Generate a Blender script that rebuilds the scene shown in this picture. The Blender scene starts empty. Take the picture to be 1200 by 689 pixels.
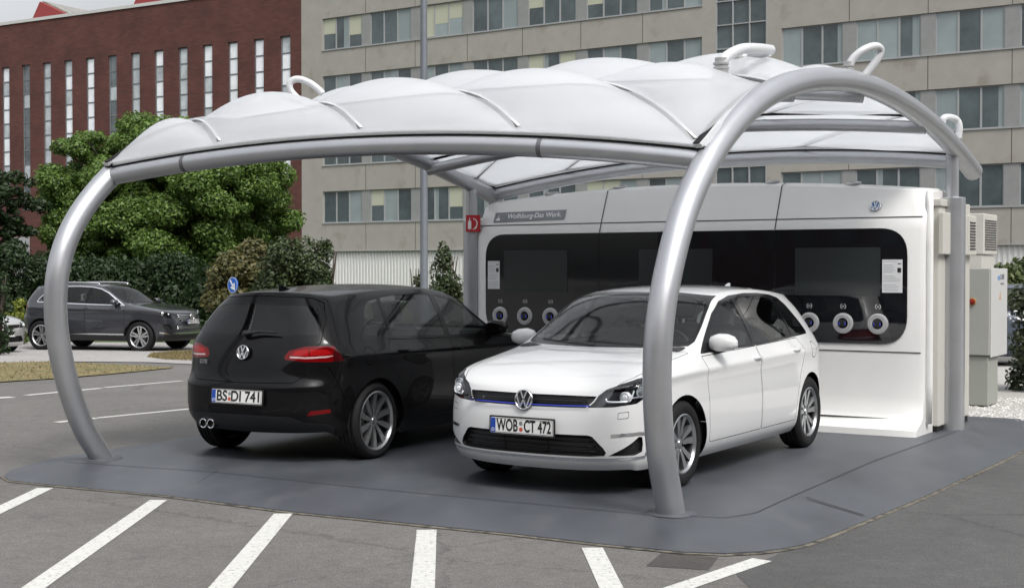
import bpy, bmesh, math, random
import numpy as np
from mathutils import Vector, Matrix
from math import radians as rad, sin, cos, pi

SC = bpy.context.scene
COL = SC.collection
# ---------------------------------------------------------------- camera
CAMH = 1.591
F, PITCH = 1597.7, 0.01843          # focal length in photo pixels (1200 wide), downward pitch
cd = bpy.data.cameras.new('camera')
cd.sensor_width = 36.0
cd.lens = 36.0 * F / 1200.0
cd.clip_end = 2000
cam = bpy.data.objects.new('camera', cd)
COL.objects.link(cam)
cam.location = (0, 0, CAMH)
cam.rotation_euler = (pi / 2 - PITCH, 0, 0)
SC.camera = cam
# ---------------------------------------------------------------- world, sun, exposure
SUN_EL, SUN_AZ = rad(52), rad(150)     # compass style azimuth, from +Y clockwise
w = bpy.data.worlds.new('World')
SC.world = w
w.use_nodes = True
nt = w.node_tree
nt.nodes.clear()
sky = nt.nodes.new('ShaderNodeTexSky')
sky.sky_type = 'NISHITA'
sky.sun_disc = False
sky.sun_elevation = SUN_EL
sky.sun_rotation = SUN_AZ
sky.dust_density = 3.0
sky.air_density = 1.0
hs = nt.nodes.new('ShaderNodeHueSaturation')
hs.inputs['Saturation'].default_value = 0.16
bg = nt.nodes.new('ShaderNodeBackground')
bg.inputs['Strength'].default_value = 0.15
wo = nt.nodes.new('ShaderNodeOutputWorld')
# soft procedural overcast: broad cloud mottling on the greyed sky
tcw = nt.nodes.new('ShaderNodeTexCoord')
nzw = nt.nodes.new('ShaderNodeTexNoise')
nzw.inputs['Scale'].default_value = 2.2
nzw.inputs['Detail'].default_value = 5
mrw = nt.nodes.new('ShaderNodeMapRange')
mrw.inputs['From Min'].default_value = 0.3
mrw.inputs['From Max'].default_value = 0.7
mrw.inputs['To Min'].default_value = 0.75
mrw.inputs['To Max'].default_value = 1.2
mxw = nt.nodes.new('ShaderNodeVectorMath')
mxw.operation = 'SCALE'
nt.links.new(tcw.outputs['Generated'], nzw.inputs['Vector'])
nt.links.new(nzw.outputs['Fac'], mrw.inputs['Value'])
nt.links.new(sky.outputs['Color'], hs.inputs['Color'])
nt.links.new(hs.outputs['Color'], mxw.inputs[0])
nt.links.new(mrw.outputs['Result'], mxw.inputs['Scale'])
# overcast luminance: about three times brighter overhead than at the horizon
sepw = nt.nodes.new('ShaderNodeSeparateXYZ')
grw = nt.nodes.new('ShaderNodeMapRange')
for k_, v_ in zip(('From Min', 'From Max', 'To Min', 'To Max'), (0.0, 0.9, 0.48, 1.9)):
    grw.inputs[k_].default_value = v_
mx2 = nt.nodes.new('ShaderNodeVectorMath')
mx2.operation = 'SCALE'
nt.links.new(tcw.outputs['Generated'], sepw.inputs[0])
nt.links.new(sepw.outputs['Z'], grw.inputs['Value'])
nt.links.new(mxw.outputs['Vector'], mx2.inputs[0])
nt.links.new(grw.outputs['Result'], mx2.inputs['Scale'])
nt.links.new(mx2.outputs['Vector'], bg.inputs['Color'])
nt.links.new(bg.outputs['Background'], wo.inputs['Surface'])
sd = bpy.data.lights.new('sun', 'SUN')
sd.energy = 1.2
sd.angle = rad(14)
sd.color = (1.0, 0.96, 0.90)
so = bpy.data.objects.new('sun', sd)
COL.objects.link(so)
d = Vector((sin(SUN_AZ) * cos(SUN_EL), cos(SUN_AZ) * cos(SUN_EL), sin(SUN_EL)))
so.rotation_euler = d.to_track_quat('Z', 'Y').to_euler()
SC.view_settings.view_transform = 'Standard'
SC.view_settings.look = 'None'
SC.view_settings.gamma = 1.0
SC.view_settings.use_curve_mapping = False
SC.view_settings.exposure = 0.42
SC.cycles.max_bounces = 10
SC.cycles.transparent_max_bounces = 24

# ---------------------------------------------------------------- helpers
def terr(y):
    if y <= 17: return -0.06
    if y >= 35: return -0.50
    return -0.06 - 0.44 * (y - 17) / 18.0

def at(u, v, depth=None, z=None):
    """photo pixel -> world point, at a given distance along +Y or a given height, else on the ground"""
    X, Y = u - 600.0, v - 344.5
    c, s = cos(PITCH), sin(PITCH)
    r = Vector((X, F * c - Y * s, -F * s - Y * c))
    if depth is not None:
        return Vector((0, 0, CAMH)) + r * (depth / r.y)
    if z is not None:
        return Vector((0, 0, CAMH)) + r * ((z - CAMH) / r.z)
    zz = -0.06
    for _ in range(60):
        t = (zz - CAMH) / r.z
        zz = zz * 0.5 + 0.5 * terr(r.y * t)
    p = Vector((0, 0, CAMH)) + r * t
    p.z = terr(p.y)
    return p

def tag(o, label=None, cat=None, group=None, kind=None):
    if label: o['label'] = label
    if cat: o['category'] = cat
    if group: o['group'] = group
    if kind: o['kind'] = kind
    return o

def empty(name, loc=(0, 0, 0), rz=0, label=None, cat=None, group=None):
    o = bpy.data.objects.new(name, None)
    o.empty_display_size = 0.2
    COL.objects.link(o)
    o.location = loc
    o.rotation_euler = (0, 0, rz)
    return tag(o, label, cat, group)

def link(name, me, mat, parent=None, loc=None, rot=None):
    o = bpy.data.objects.new(name, me)
    COL.objects.link(o)
    if mat is not None:
        for m in (mat if isinstance(mat, (list, tuple)) else [mat]):
            me.materials.append(m)
    if parent: o.parent = parent
    if loc: o.location = loc
    if rot: o.rotation_euler = rot
    return o

def obj(name, bm, mat, parent=None, smooth=False, loc=None, rot=None, bevel=0):
    me = bpy.data.meshes.new(name)
    bmesh.ops.recalc_face_normals(bm, faces=bm.faces)
    if smooth:
        for f in bm.faces: f.smooth = True
    bm.to_mesh(me)
    bm.free()
    if smooth == 'auto':
        try: me.set_sharp_from_angle(angle=rad(38))
        except Exception: pass
    o = link(name, me, mat, parent, loc, rot)
    if bevel:
        b = o.modifiers.new('bevel', 'BEVEL')
        b.width = bevel
        b.segments = 2
        b.limit_method = 'ANGLE'
    return o

def B(): return bmesh.new()

def box(bm, x0, x1, y0, y1, z0, z1, mi=0, M=None):
    vs = [Vector((x, y, z)) for z in (z0, z1) for y in (y0, y1) for x in (x0, x1)]
    if M is not None: vs = [M @ v for v in vs]
    v = [bm.verts.new(p) for p in vs]
    for q in ((0, 2, 3, 1), (4, 5, 7, 6), (0, 1, 5, 4), (2, 6, 7, 3), (0, 4, 6, 2), (1, 3, 7, 5)):
        f = bm.faces.new([v[i] for i in q])
        f.material_index = mi
    return bm

def prism(bm, pts, axis, a0, a1, mi=0):
    """extrude a 2D outline along axis ('x': pts are (y,z); 'y': (x,z); 'z': (x,y))"""
    def P(p, a):
        return {'x': (a, p[0], p[1]), 'y': (p[0], a, p[1]), 'z': (p[0], p[1], a)}[axis]
    lo = [bm.verts.new(P(p, a0)) for p in pts]
    hi = [bm.verts.new(P(p, a1)) for p in pts]
    n = len(pts)
    fs = [bm.faces.new(lo[::-1]), bm.faces.new(hi)]
    for i in range(n):
        fs.append(bm.faces.new((lo[i], lo[(i + 1) % n], hi[(i + 1) % n], hi[i])))
    for f in fs: f.material_index = mi
    return bm

def tube(bm, pts, r, seg=16, caps=True, mi=0):
    pts = [Vector(p) for p in pts]
    n = len(pts)
    rs = r if isinstance(r, (list, tuple)) else [r] * n
    T = []
    for i in range(n):
        a, b = pts[max(0, i - 1)], pts[min(n - 1, i + 1)]
        T.append((b - a).normalized())
    ref = Vector((0, 0, 1)) if abs(T[0].z) < .9 else Vector((1, 0, 0))
    u = T[0].cross(ref).normalized()
    rings = []
    for i in range(n):
        u = (u - T[i] * u.dot(T[i])).normalized()
        v = T[i].cross(u)
        rings.append([bm.verts.new(pts[i] + (u * cos(2 * pi * k / seg) + v * sin(2 * pi * k / seg)) * rs[i]) for k in range(seg)])
    for i in range(n - 1):
        for k in range(seg):
            f = bm.faces.new((rings[i][k], rings[i][(k + 1) % seg], rings[i + 1][(k + 1) % seg], rings[i + 1][k]))
            f.smooth = True
            f.material_index = mi
    if caps:
        f = bm.faces.new(rings[0][::-1]); f.material_index = mi
        f = bm.faces.new(rings[-1]); f.material_index = mi
    return bm

def lathe(bm, prof, seg=48, axis='y', c=(0, 0, 0), mi=0, smooth=True, close=False):
    """prof: (radius, along) pairs turned about an axis"""
    rings = []
    for (r, a) in prof:
        ring = []
        for k in range(seg):
            t = 2 * pi * k / seg
            p = {'y': (r * cos(t), a, r * sin(t)), 'x': (a, r * cos(t), r * sin(t)), 'z': (r * cos(t), r * sin(t), a)}[axis]
            ring.append(bm.verts.new((p[0] + c[0], p[1] + c[1], p[2] + c[2])))
        rings.append(ring)
    n = len(rings)
    for i in range(n - (0 if close else 1)):
        A, Bq = rings[i], rings[(i + 1) % n]
        for k in range(seg):
            f = bm.faces.new((A[k], A[(k + 1) % seg], Bq[(k + 1) % seg], Bq[k]))
            f.smooth = smooth
            f.material_index = mi
    return bm

def disc(bm, r, axis, a, c=(0, 0, 0), seg=40, mi=0):
    vs = []
    for k in range(seg):
        t = 2 * pi * k / seg
        p = {'y': (r * cos(t), a, r * sin(t)), 'x': (a, r * cos(t), r * sin(t)), 'z': (r * cos(t), r * sin(t), a)}[axis]
        vs.append(bm.verts.new((p[0] + c[0], p[1] + c[1], p[2] + c[2])))
    f = bm.faces.new(vs)
    f.material_index = mi
    return bm

def spline(pts, n):
    """Catmull-Rom through pts, n samples per span"""
    P = [Vector(p) for p in pts]
    P = [P[0] * 2 - P[1]] + P + [P[-1] * 2 - P[-2]]
    out = []
    for i in range(1, len(P) - 2):
        for k in range(n):
            t = k / n
            a, b, c, d_ = P[i - 1], P[i], P[i + 1], P[i + 2]
            out.append(0.5 * ((2 * b) + (c - a) * t + (2 * a - 5 * b + 4 * c - d_) * t * t + (3 * b - a - 3 * c + d_) * t ** 3))
    out.append(P[-2])
    return out

# ---------------------------------------------------------------- materials
MATS = {}
def mat(name, col, rough=.6, metal=0, coat=0, spec=.5, noise=0, nscale=8, bump=0, bscale=40, dirt=None, emit=None, coatr=.03, alpha=None, backdark=False, stretch=None):
    if name in MATS: return MATS[name]
    m = bpy.data.materials.new(name)
    m.use_nodes = True
    t = m.node_tree
    N, L = t.nodes, t.links
    p = N['Principled BSDF']
    p.inputs['Base Color'].default_value = (*col, 1)
    p.inputs['Roughness'].default_value = rough
    p.inputs['Metallic'].default_value = metal
    p.inputs['Coat Weight'].default_value = coat
    p.inputs['Coat Roughness'].default_value = coatr
    p.inputs['Specular IOR Level'].default_value = spec
    tc = N.new('ShaderNodeTexCoord')
    vec = tc.outputs['Object']
    if stretch:
        mp = N.new('ShaderNodeMapping')
        mp.inputs['Scale'].default_value = stretch
        L.new(vec, mp.inputs['Vector'])
        vec = mp.outputs['Vector']
    if noise:
        nz = N.new('ShaderNodeTexNoise')
        nz.inputs['Scale'].default_value = nscale
        nz.inputs['Detail'].default_value = 8
        nz.inputs['Roughness'].default_value = .65
        L.new(vec, nz.inputs['Vector'])
        mr = N.new('ShaderNodeMapRange')
        mr.inputs['From Min'].default_value = .25
        mr.inputs['From Max'].default_value = .75
        mr.inputs['To Min'].default_value = 1 - noise
        mr.inputs['To Max'].default_value = 1 + noise
        L.new(nz.outputs['Fac'], mr.inputs['Value'])
        sc = N.new('ShaderNodeVectorMath')
        sc.operation = 'SCALE'
        sc.inputs[0].default_value = col
        L.new(mr.outputs['Result'], sc.inputs['Scale'])
        src = sc.outputs['Vector']
        if dirt:
            n2 = N.new('ShaderNodeTexNoise')
            n2.inputs['Scale'].default_value = dirt[1]
            n2.inputs['Detail'].default_value = 6
            L.new(vec, n2.inputs['Vector'])
            r2 = N.new('ShaderNodeMapRange')
            r2.inputs['From Min'].default_value = dirt[2]
            r2.inputs['From Max'].default_value = dirt[2] + .14
            L.new(n2.outputs['Fac'], r2.inputs['Value'])
            mx = N.new('ShaderNodeMix')
            mx.data_type = 'RGBA'
            L.new(r2.outputs['Result'], mx.inputs['Factor'])
            L.new(src, mx.inputs['A'])
            mx.inputs['B'].default_value = (*dirt[0], 1)
            src = mx.outputs['Result']
        L.new(src, p.inputs['Base Color'])
        rr = N.new('ShaderNodeMapRange')
        rr.inputs['To Min'].default_value = max(0, rough - .08)
        rr.inputs['To Max'].default_value = min(1, rough + .08)
        L.new(nz.outputs['Fac'], rr.inputs['Value'])
        L.new(rr.outputs['Result'], p.inputs['Roughness'])
    if bump:
        nb = N.new('ShaderNodeTexNoise')
        nb.inputs['Scale'].default_value = bscale
        nb.inputs['Detail'].default_value = 4
        L.new(vec, nb.inputs['Vector'])
        bn = N.new('ShaderNodeBump')
        bn.inputs['Strength'].default_value = bump
        bn.inputs['Distance'].default_value = .01
        L.new(nb.outputs['Fac'], bn.inputs['Height'])
        L.new(bn.outputs['Normal'], p.inputs['Normal'])
    if emit:
        p.inputs['Emission Color'].default_value = (*emit[0], 1)
        p.inputs['Emission Strength'].default_value = emit[1]
    if backdark:      # inner side of a sheet-metal shell is black trim
        g = N.new('ShaderNodeNewGeometry')
        d2 = N.new('ShaderNodeBsdfDiffuse')
        d2.inputs['Color'].default_value = (.02, .02, .022, 1)
        ms = N.new('ShaderNodeMixShader')
        L.new(g.outputs['Backfacing'], ms.inputs['Fac'])
        L.new(p.outputs['BSDF'], ms.inputs[1])
        L.new(d2.outputs['BSDF'], ms.inputs[2])
        L.new(ms.outputs['Shader'], N['Material Output'].inputs['Surface'])
    MATS[name] = m
    return m

def glassmat(name, tint, f0=.045, rough=0.0):
    """thin sheet glass: tinted see-through plus Fresnel reflection"""
    m = bpy.data.materials.new(name)
    m.use_nodes = True
    N, L = m.node_tree.nodes, m.node_tree.links
    N.remove(N['Principled BSDF'])
    tr = N.new('ShaderNodeBsdfTransparent')
    tr.inputs['Color'].default_value = (*tint, 1)
    gl = N.new('ShaderNodeBsdfGlossy')
    gl.inputs['Roughness'].default_value = rough
    gl.inputs['Color'].default_value = (1, 1, 1, 1)
    fr = N.new('ShaderNodeFresnel')
    fr.inputs['IOR'].default_value = 1.5
    mu = N.new('ShaderNodeMath')
    mu.operation = 'MULTIPLY_ADD'
    mu.inputs[1].default_value = 0.8
    mu.inputs[2].default_value = f0 - .04
    mu.use_clamp = True
    L.new(fr.outputs['Fac'], mu.inputs[0])
    ms = N.new('ShaderNodeMixShader')
    L.new(mu.outputs[0], ms.inputs['Fac'])
    L.new(tr.outputs[0], ms.inputs[1])
    L.new(gl.outputs[0], ms.inputs[2])
    L.new(ms.outputs[0], N['Material Output'].inputs['Surface'])
    MATS[name] = m
    return m

rnd = random.Random(7)
M_tube = mat('silver_coating', (.46, .47, .49), .36, .75, noise=.05, nscale=3, bump=.02, bscale=60)
M_black = mat('black_plastic', (.012, .012, .013), .45)
M_rubber = mat('rubber', (.010, .010, .011), .7, spec=.25, bump=.1, bscale=80)
M_dark = mat('dark_void', (.004, .004, .004), .9)
M_chrome = mat('chrome', (.8, .8, .82), .12, 1)
M_steel = mat('brushed_steel', (.55, .55, .56), .35, 1)
M_plate = mat('plate_white', (.75, .75, .73), .4)
M_ink = mat('ink_black', (.01, .01, .01), .5)
M_blue = mat('plate_blue', (.01, .06, .35), .4)
M_seal = mat('plate_seal', (.55, .08, .05), .5)
M_white = mat('white_enamel', (.8, .8, .8), .35)

def text(name, s, size, m, parent=None, loc=(0, 0, 0), rot=(0, 0, 0), extrude=.001, sx=1, bold=0, align='CENTER'):
    cu = bpy.data.curves.new(name, 'FONT')
    cu.body = s
    cu.size = size
    cu.extrude = extrude
    cu.align_x = align
    cu.align_y = 'CENTER'
    o = bpy.data.objects.new('tmp', cu)
    COL.objects.link(o)
    dg = bpy.context.evaluated_depsgraph_get()
    me = bpy.data.meshes.new_from_object(o.evaluated_get(dg))
    me.materials.clear()
    bpy.data.objects.remove(o)
    if bold:      # heavier strokes: shifted copies of the same letters
        vs = [v.co.copy() for v in me.vertices]
        fs = [tuple(p.vertices) for p in me.polygons]
        V, Fc = [], []
        for k, (dx, dy) in enumerate(((0, 0), (bold, 0), (-bold, 0), (0, bold), (0, -bold))):
            b = len(V)
            V += [(v.x + dx, v.y + dy, v.z + k * .00006) for v in vs]
            Fc += [tuple(b + i for i in f) for f in fs]
        me = bpy.data.meshes.new(name)
        me.from_pydata(V, [], Fc)
    me.name = name
    r = link(name, me, m, parent, loc, rot)
    r.scale = (sx, 1, 1)
    return r
# ================================================================ cars
NC = 5    # columns from the centre line (0) to the corner (5)
def car_cage(side, rowcap, front, rear, levels, corner_levels):
    pass

def lerp(a, b, t): return a + (b - a) * t

def interp(x, xs, ys):
    return float(np.interp(x, xs, ys))

# --- one hatchback body, half (y >= 0); x forward, origin between the axles on the ground
SX = [1.86, 1.62, 1.34, 1.12, .97, .72, .40, .10, -.30, -.70, -1.08, -1.42, -1.58, -1.72]
CAPR = [  # belt(x,y,z)            rail(x,y,z)            centre(x,z)
    ((1.86, .775, .795), (1.90, .62, .815), (2.03, .800)),
    ((1.62, .820, .852), (1.62, .66, .880), (1.77, .868)),
    ((1.34, .832, .886), (1.34, .69, .930), (1.53, .918)),
    ((1.12, .836, .904), (1.11, .71, .962), (1.34, .953)),
    ((0.97, .836, .916), (0.92, .745, .986), (1.18, .984)),
    ((0.72, .836, .926), (0.63, .700, 1.140), (.92, 1.130)),
    ((0.40, .838, .935), (0.40, .650, 1.292), (.69, 1.288)),
    ((0.10, .840, .942), (0.19, .614, 1.380), (.46, 1.402)),
    ((-.30, .842, .950), (-.24, .600, 1.414), (.03, 1.449)),
    ((-.70, .840, .958), (-.72, .588, 1.412), (-.58, 1.456)),
    ((-1.08, .834, .967), (-1.13, .576, 1.390), (-1.14, 1.438)),
    ((-1.42, .812, .977), (-1.58, .556, 1.345), (-1.76, 1.392)),
    ((-1.58, .790, .981), (-1.665, .592, 1.265), (-1.775, 1.300)),
    ((-1.72, .765, .985), (-1.765, .630, 1.125), (-1.865, 1.135)),
]
def golf_cage():
    """returns dict of points and faces of the half cage"""
    # plan of the front and rear fascias, columns 0..5
    FY = [0, .20, .38, .55, .68, .765]
    FX = [2.165, 2.158, 2.135, 2.085, 2.01, 1.945]
    RY = [0, .20, .38, .54, .655, .715]
    RX = [-2.075, -2.070, -2.055, -2.02, -1.955, -1.88]
    W = [.800, .858, .885, .892, .894, .896, .898, .899, .899, .898, .895, .882, .860, .825]
    L = []
    #        side z, inset | front z (centre, corner), x offset | rear z, x offset
    lev = [
        dict(z=.175, i=.085, fz=(.175, .19), fx=-.10, rz=(.24, .26), rx=.14),
        dict(z=.235, i=.030, fz=(.235, .25), fx=-.02, rz=(.30, .32), rx=.05),
        dict(z=.330, i=.008, fz=(.330, .34), fx=-.005, rz=(.38, .39), rx=.005),
        dict(z=.470, i=.004, fz=(.450, .46), fx=0, rz=(.50, .50), rx=0),
        dict(z=.620, i=.000, fz=(.570, .58), fx=-.012, rz=(.635, .635), rx=.005),
        dict(z=.765, i=.022, fz=(.640, .66), fx=-.035, rz=(.70, .70), rx=.045),
        dict(z=.838, i=.004, fz=(.690, .735), fx=-.060, rz=(.83, .83), rx=.065),
    ]
    ring = []
    for l, q in enumerate(lev):
        row = []
        for c in range(6):
            t = c / 5
            row.append((FX[c] + q['fx'] * (1 if l else 1 - .2 * t), FY[c] * (1 - q['i'] * .6), lerp(q['fz'][0], q['fz'][1], t * t)))
        for s, x in enumerate(SX):
            z = q['z']
            k = max(0, (x - 1.0) / 1.0)            # towards the nose the upper levels drop
            if l >= 4: z -= k * k * (.02 * (l - 3)) * 1.2
            if l == 6: z += interp(x, [-1.8, -1, 1], [.05, .028, 0]) 
            if l == 5: z += interp(x, [-1.8, -1, 1], [.02, .01, 0])
            kb = max(0, (-1.2 - x) / .6)
            z += kb * (q['rz'][1] - q['z']) * (.5 if l < 3 else .2)
            row.append((x, W[s] - q['i'] * (1 if s not in (0,) else .7), z))
        for c in range(5, -1, -1):
            t = c / 5
            row.append((RX[c] + q['rx'], RY[c] * (1 - q['i'] * .6), lerp(q['rz'][0], q['rz'][1], t)))
        ring.append(row)
    # top ring (level 7): hood edge, belt line, hatch
    top = []
    HX = [2.085, 2.078, 2.055, 2.005, 1.95, 1.895]
    HZ = [.728, .729, .735, .748, .765, .778]
    for c in range(6): top.append((HX[c], [0, .20, .38, .54, .655, .745][c], HZ[c]))
    for r in CAPR: top.append(r[0])
    TX = [-1.945, -1.943, -1.935, -1.91, -1.865, -1.82]
    for c in range(5, -1, -1): top.append((TX[c], [0, .20, .38, .54, .645, .705][c], 1.0 - .004 * c))
    ring.append(top)
    # cap rows
    cap = []
    for (b, r, ce) in CAPR:
        row = [None] * 6
        row[5] = b
        row[3] = r
        mid = [lerp(b[i], r[i], .52) for i in range(3)]
        mid[1] += .022 if b[0] > -1.5 else .004
        row[4] = tuple(mid)
        for c, fr in ((2, .72), (1, .38), (0, 0)):
            row[c] = (ce[0] + (r[0] - ce[0]) * fr ** 2.2, r[1] * fr, ce[1] + (r[2] - ce[1]) * fr ** 2.6)
        cap.append(row)
    return ring, cap

def remap(ring, cap, fn):
    return [[fn(p) for p in r] for r in ring], [[fn(p) for p in r] for r in cap]

def half_body(ring, cap, levels=2):
    """cage -> subdivided, mirrored-consistent half mesh as bmesh + vertex normals"""
    bm = bmesh.new()
    cr = bm.edges.layers.float.new('crease_edge')
    R, nL, n = [], len(ring), len(ring[0])
    for row in ring: R.append([bm.verts.new(p) for p in row])
    Cp = []
    for s, row in enumerate(cap):
        Cp.append([bm.verts.new(row[c]) if c < 5 else R[-1][6 + s] for c in range(6)])
    for l in range(nL - 1):
        for i in range(n - 1):
            bm.faces.new((R[l][i], R[l][i + 1], R[l + 1][i + 1], R[l + 1][i]))
    T = R[-1]
    fr = [T[c] for c in range(6)]
    rr = [T[n - 1 - c] for c in range(6)]
    rows = [fr] + Cp + [rr]
    for a, b in zip(rows, rows[1:]):
        for c in range(5):
            vs = []
            for v in (a[c], a[c + 1], b[c + 1], b[c]):
                if v not in vs: vs.append(v)
            if len(vs) > 2: bm.faces.new(vs)
    def crease(vs, val):
        for a, b in zip(vs, vs[1:]):
            e = bm.edges.get((a, b))
            if e: e[cr] = val
    crease(R[0], 1)
    crease(R[6][6:20], .85)                       # shoulder line
    crease(T[6:18], .35)                          # belt
    crease(T[0:6], .6)
    crease([r[3] for r in Cp[0:5]], .35)          # hood edge
    crease([r[3] for r in Cp[4:12]], .6)         # cant rail
    crease(Cp[4], .55)                            # windscreen base
    crease(Cp[11][0:4], 1.0)                       # spoiler edge
    crease(R[4][len(T) - 6:], .6)                 # bumper shelf
    # mirror so that the centre line is smooth
    g = bmesh.ops.mirror(bm, geom=bm.verts[:] + bm.edges[:] + bm.faces[:], axis='Y', merge_dist=1e-4)
    bmesh.ops.recalc_face_normals(bm, faces=bm.faces)
    me = bpy.data.meshes.new('cage')
    bm.to_mesh(me)
    bm.free()
    o = bpy.data.objects.new('cage', me)
    COL.objects.link(o)
    md = o.modifiers.new('s', 'SUBSURF')
    md.levels = levels
    md.render_levels = levels
    dg = bpy.context.evaluated_depsgraph_get()
    m2 = bpy.data.meshes.new_from_object(o.evaluated_get(dg))
    bpy.data.objects.remove(o)
    bm = bmesh.new()
    bm.from_mesh(m2)
    bm.normal_update()
    # orientation: outward
    f0 = max(bm.faces, key=lambda f: f.calc_center_median().z)
    if f0.normal.z < 0:
        bmesh.ops.reverse_faces(bm, faces=bm.faces)
        bm.normal_update()
    for k in list(bm.verts.layers.float): bm.verts.layers.float.remove(k)
    nl = bm.verts.layers.float_vector.new('nn')
    for v in bm.verts: v[nl] = v.normal.copy()
    dead = [f for f in bm.faces if f.calc_center_median().y < 0]
    bmesh.ops.delete(bm, geom=dead, context='FACES')
    bm.faces.layers.int.new('tag')
    bpy.data.meshes.remove(m2)
    return bm

def inpoly(u, v, P):
    r = False
    j = len(P) - 1
    for i in range(len(P)):
        if (P[i][1] > v) != (P[j][1] > v):
            if u < (P[j][0] - P[i][0]) * (v - P[i][1]) / (P[j][1] - P[i][1]) + P[i][0]: r = not r
        j = i
    return r

SIDE = (lambda p: (p.x, p.z))
FRONT = (lambda p: (abs(p.y) + max(0.0, 2.05 - p.x), p.z))
REAR = (lambda p: (abs(p.y) + max(0.0, p.x + 1.97), p.z))
FY_ = (lambda p: (p.y, p.z))
TOP = (lambda p: (p.x, p.y))
f_side = lambda c, n: n.y > .10 and c.y > .3
f_front = lambda c, n: c.x > 1.5 and (n.x > .15 or n.y > .5)
f_rear = lambda c, n: c.x < -1.45 and (n.x < -.15 or n.y > .5)

class Body:
    def __init__(s, bm):
        s.bm = bm
        s.nl = bm.verts.layers.float_vector['nn']
        s.tl = bm.faces.layers.int['tag']
        s.names = ['body']
    def cut(s, name, P, uv, flt, only=None):
        """cut the outline P (in uv space) into the surface and tag the inside faces"""
        bm, nl, tl = s.bm, s.nl, s.tl
        us = [p[0] for p in P]; vs = [p[1] for p in P]
        b0, b1, c0, c1 = min(us) - .002, max(us) + .002, min(vs) - .002, max(vs) + .002
        cand = set()
        for f in bm.faces:
            q = [uv(v.co) for v in f.verts]
            if max(a[0] for a in q) < b0 or min(a[0] for a in q) > b1: continue
            if max(a[1] for a in q) < c0 or min(a[1] for a in q) > c1: continue
            if flt(f.calc_center_median(), f.normal): cand.add(f)
        n = len(P)
        for i in range(n):
            A, Bq = P[i], P[(i + 1) % n]
            dx, dy = Bq[0] - A[0], Bq[1] - A[1]
            ln = math.hypot(dx, dy)
            if ln < 1e-6: continue
            nx, ny = -dy / ln, dx / ln
            lo0, lo1 = min(A[0], Bq[0]) - 1e-4, max(A[0], Bq[0]) + 1e-4
            hi0, hi1 = min(A[1], Bq[1]) - 1e-4, max(A[1], Bq[1]) + 1e-4
            new = []
            for f in list(cand):
                q = {v: uv(v.co) for v in f.verts}
                xs = [a[0] for a in q.values()]; ys = [a[1] for a in q.values()]
                if max(xs) < lo0 or min(xs) > lo1 or max(ys) < hi0 or min(ys) > hi1: continue
                dd = {v: (a[0] - A[0]) * nx + (a[1] - A[1]) * ny for v, a in q.items()}
                if min(dd.values()) > -2e-5 or max(dd.values()) < 2e-5: continue
                hit = [v for v in f.verts if abs(dd[v]) <= 2e-5]
                for e in list(f.edges):
                    a, b = e.verts
                    if dd[a] * dd[b] < 0 and abs(dd[a]) > 2e-5 and abs(dd[b]) > 2e-5:
                        t = dd[a] / (dd[a] - dd[b])
                        na = a[nl].copy(); nb = b[nl].copy()
                        _, nv = bmesh.utils.edge_split(e, a, t)
                        nv[nl] = (na * (1 - t) + nb * t).normalized()
                        hit.append(nv)
                if len(hit) == 2:
                    tg = f[tl]
                    try:
                        nf = bmesh.utils.face_split(f, hit[0], hit[1])
                        if nf and nf[0] is not None:
                            nf[0][tl] = tg
                            new.append(nf[0])
                    except Exception: pass
            for f in new: cand.add(f)
        if name not in s.names: s.names.append(name)
        k = s.names.index(name)
        for f in cand:
            c = f.calc_center_median()
            if only is not None and s.names[f[tl]] not in only: continue
            u, v = uv(c)
            if inpoly(u, v, P): f[tl] = k
    def arrays(s, name, depth=0.0, walls=True, lift=0.0):
        k = s.names.index(name)
        nl, tl = s.nl, s.tl
        fs = [f for f in s.bm.faces if f[tl] == k]
        idx, V, Nn, Fc = {}, [], [], []
        def vi(v):
            if v not in idx:
                idx[v] = len(V)
                nrm = v[nl].copy()
                if abs(v.co.y) < 1e-4: nrm.y = 0
                nrm.normalize()
                V.append(v.co - nrm * (depth - lift))
                Nn.append(nrm)
            return idx[v]
        for f in fs: Fc.append(([vi(v) for v in f.verts], None))
        if depth and walls:
            fset = set(fs)
            for f in fs:
                for lp in f.loops:
                    e = lp.edge
                    o2 = [g for g in e.link_faces if g is not f and g in fset]
                    if o2: continue
                    a, b = lp.vert, lp.link_loop_next.vert
                    if abs(a.co.y) < 1e-4 and abs(b.co.y) < 1e-4: continue
                    base = len(V)
                    ia, ib = idx[a], idx[b]
                    d0 = a.co.copy(); d1 = b.co.copy()
                    V.extend([d0, d1, V[ib].copy(), V[ia].copy()])
                    wn = (d1 - d0).cross(V[ia] - d0)
                    if wn.length > 1e-12: wn.normalize()
                    Nn.extend([wn] * 4)
                    Fc.append(([base, base + 1, base + 2, base + 3], wn))
        return V, Nn, Fc

def mk(name, V, Nn, Fc, m, parent, side=0):
    """side 0: both halves, 1: left only, -1: right only"""
    Vo, No, Fo = [], [], []
    for sg in ((1, -1) if side == 0 else (side,)):
        b = len(Vo)
        for p, q in zip(V, Nn):
            Vo.append((p[0], p[1] * sg, p[2])); No.append((q[0], q[1] * sg, q[2]))
        for f, _ in Fc:
            ids = [b + i for i in f]
            Fo.append(ids if sg == 1 else ids[::-1])
    if not Fo: return None
    me = bpy.data.meshes.new(name)
    me.from_pydata(Vo, [], Fo)
    me.polygons.foreach_set('use_smooth', [True] * len(me.polygons))
    me.update()
    ln = [No[l.vertex_index] for l in me.loops]
    me.normals_split_custom_set(ln)
    return link(name, me, m, parent)

def arc(cx, cz, r, a0, a1, n):
    return [(cx + r * cos(rad(lerp(a0, a1, i / n))), cz + r * sin(rad(lerp(a0, a1, i / n)))) for i in range(n + 1)]

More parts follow.
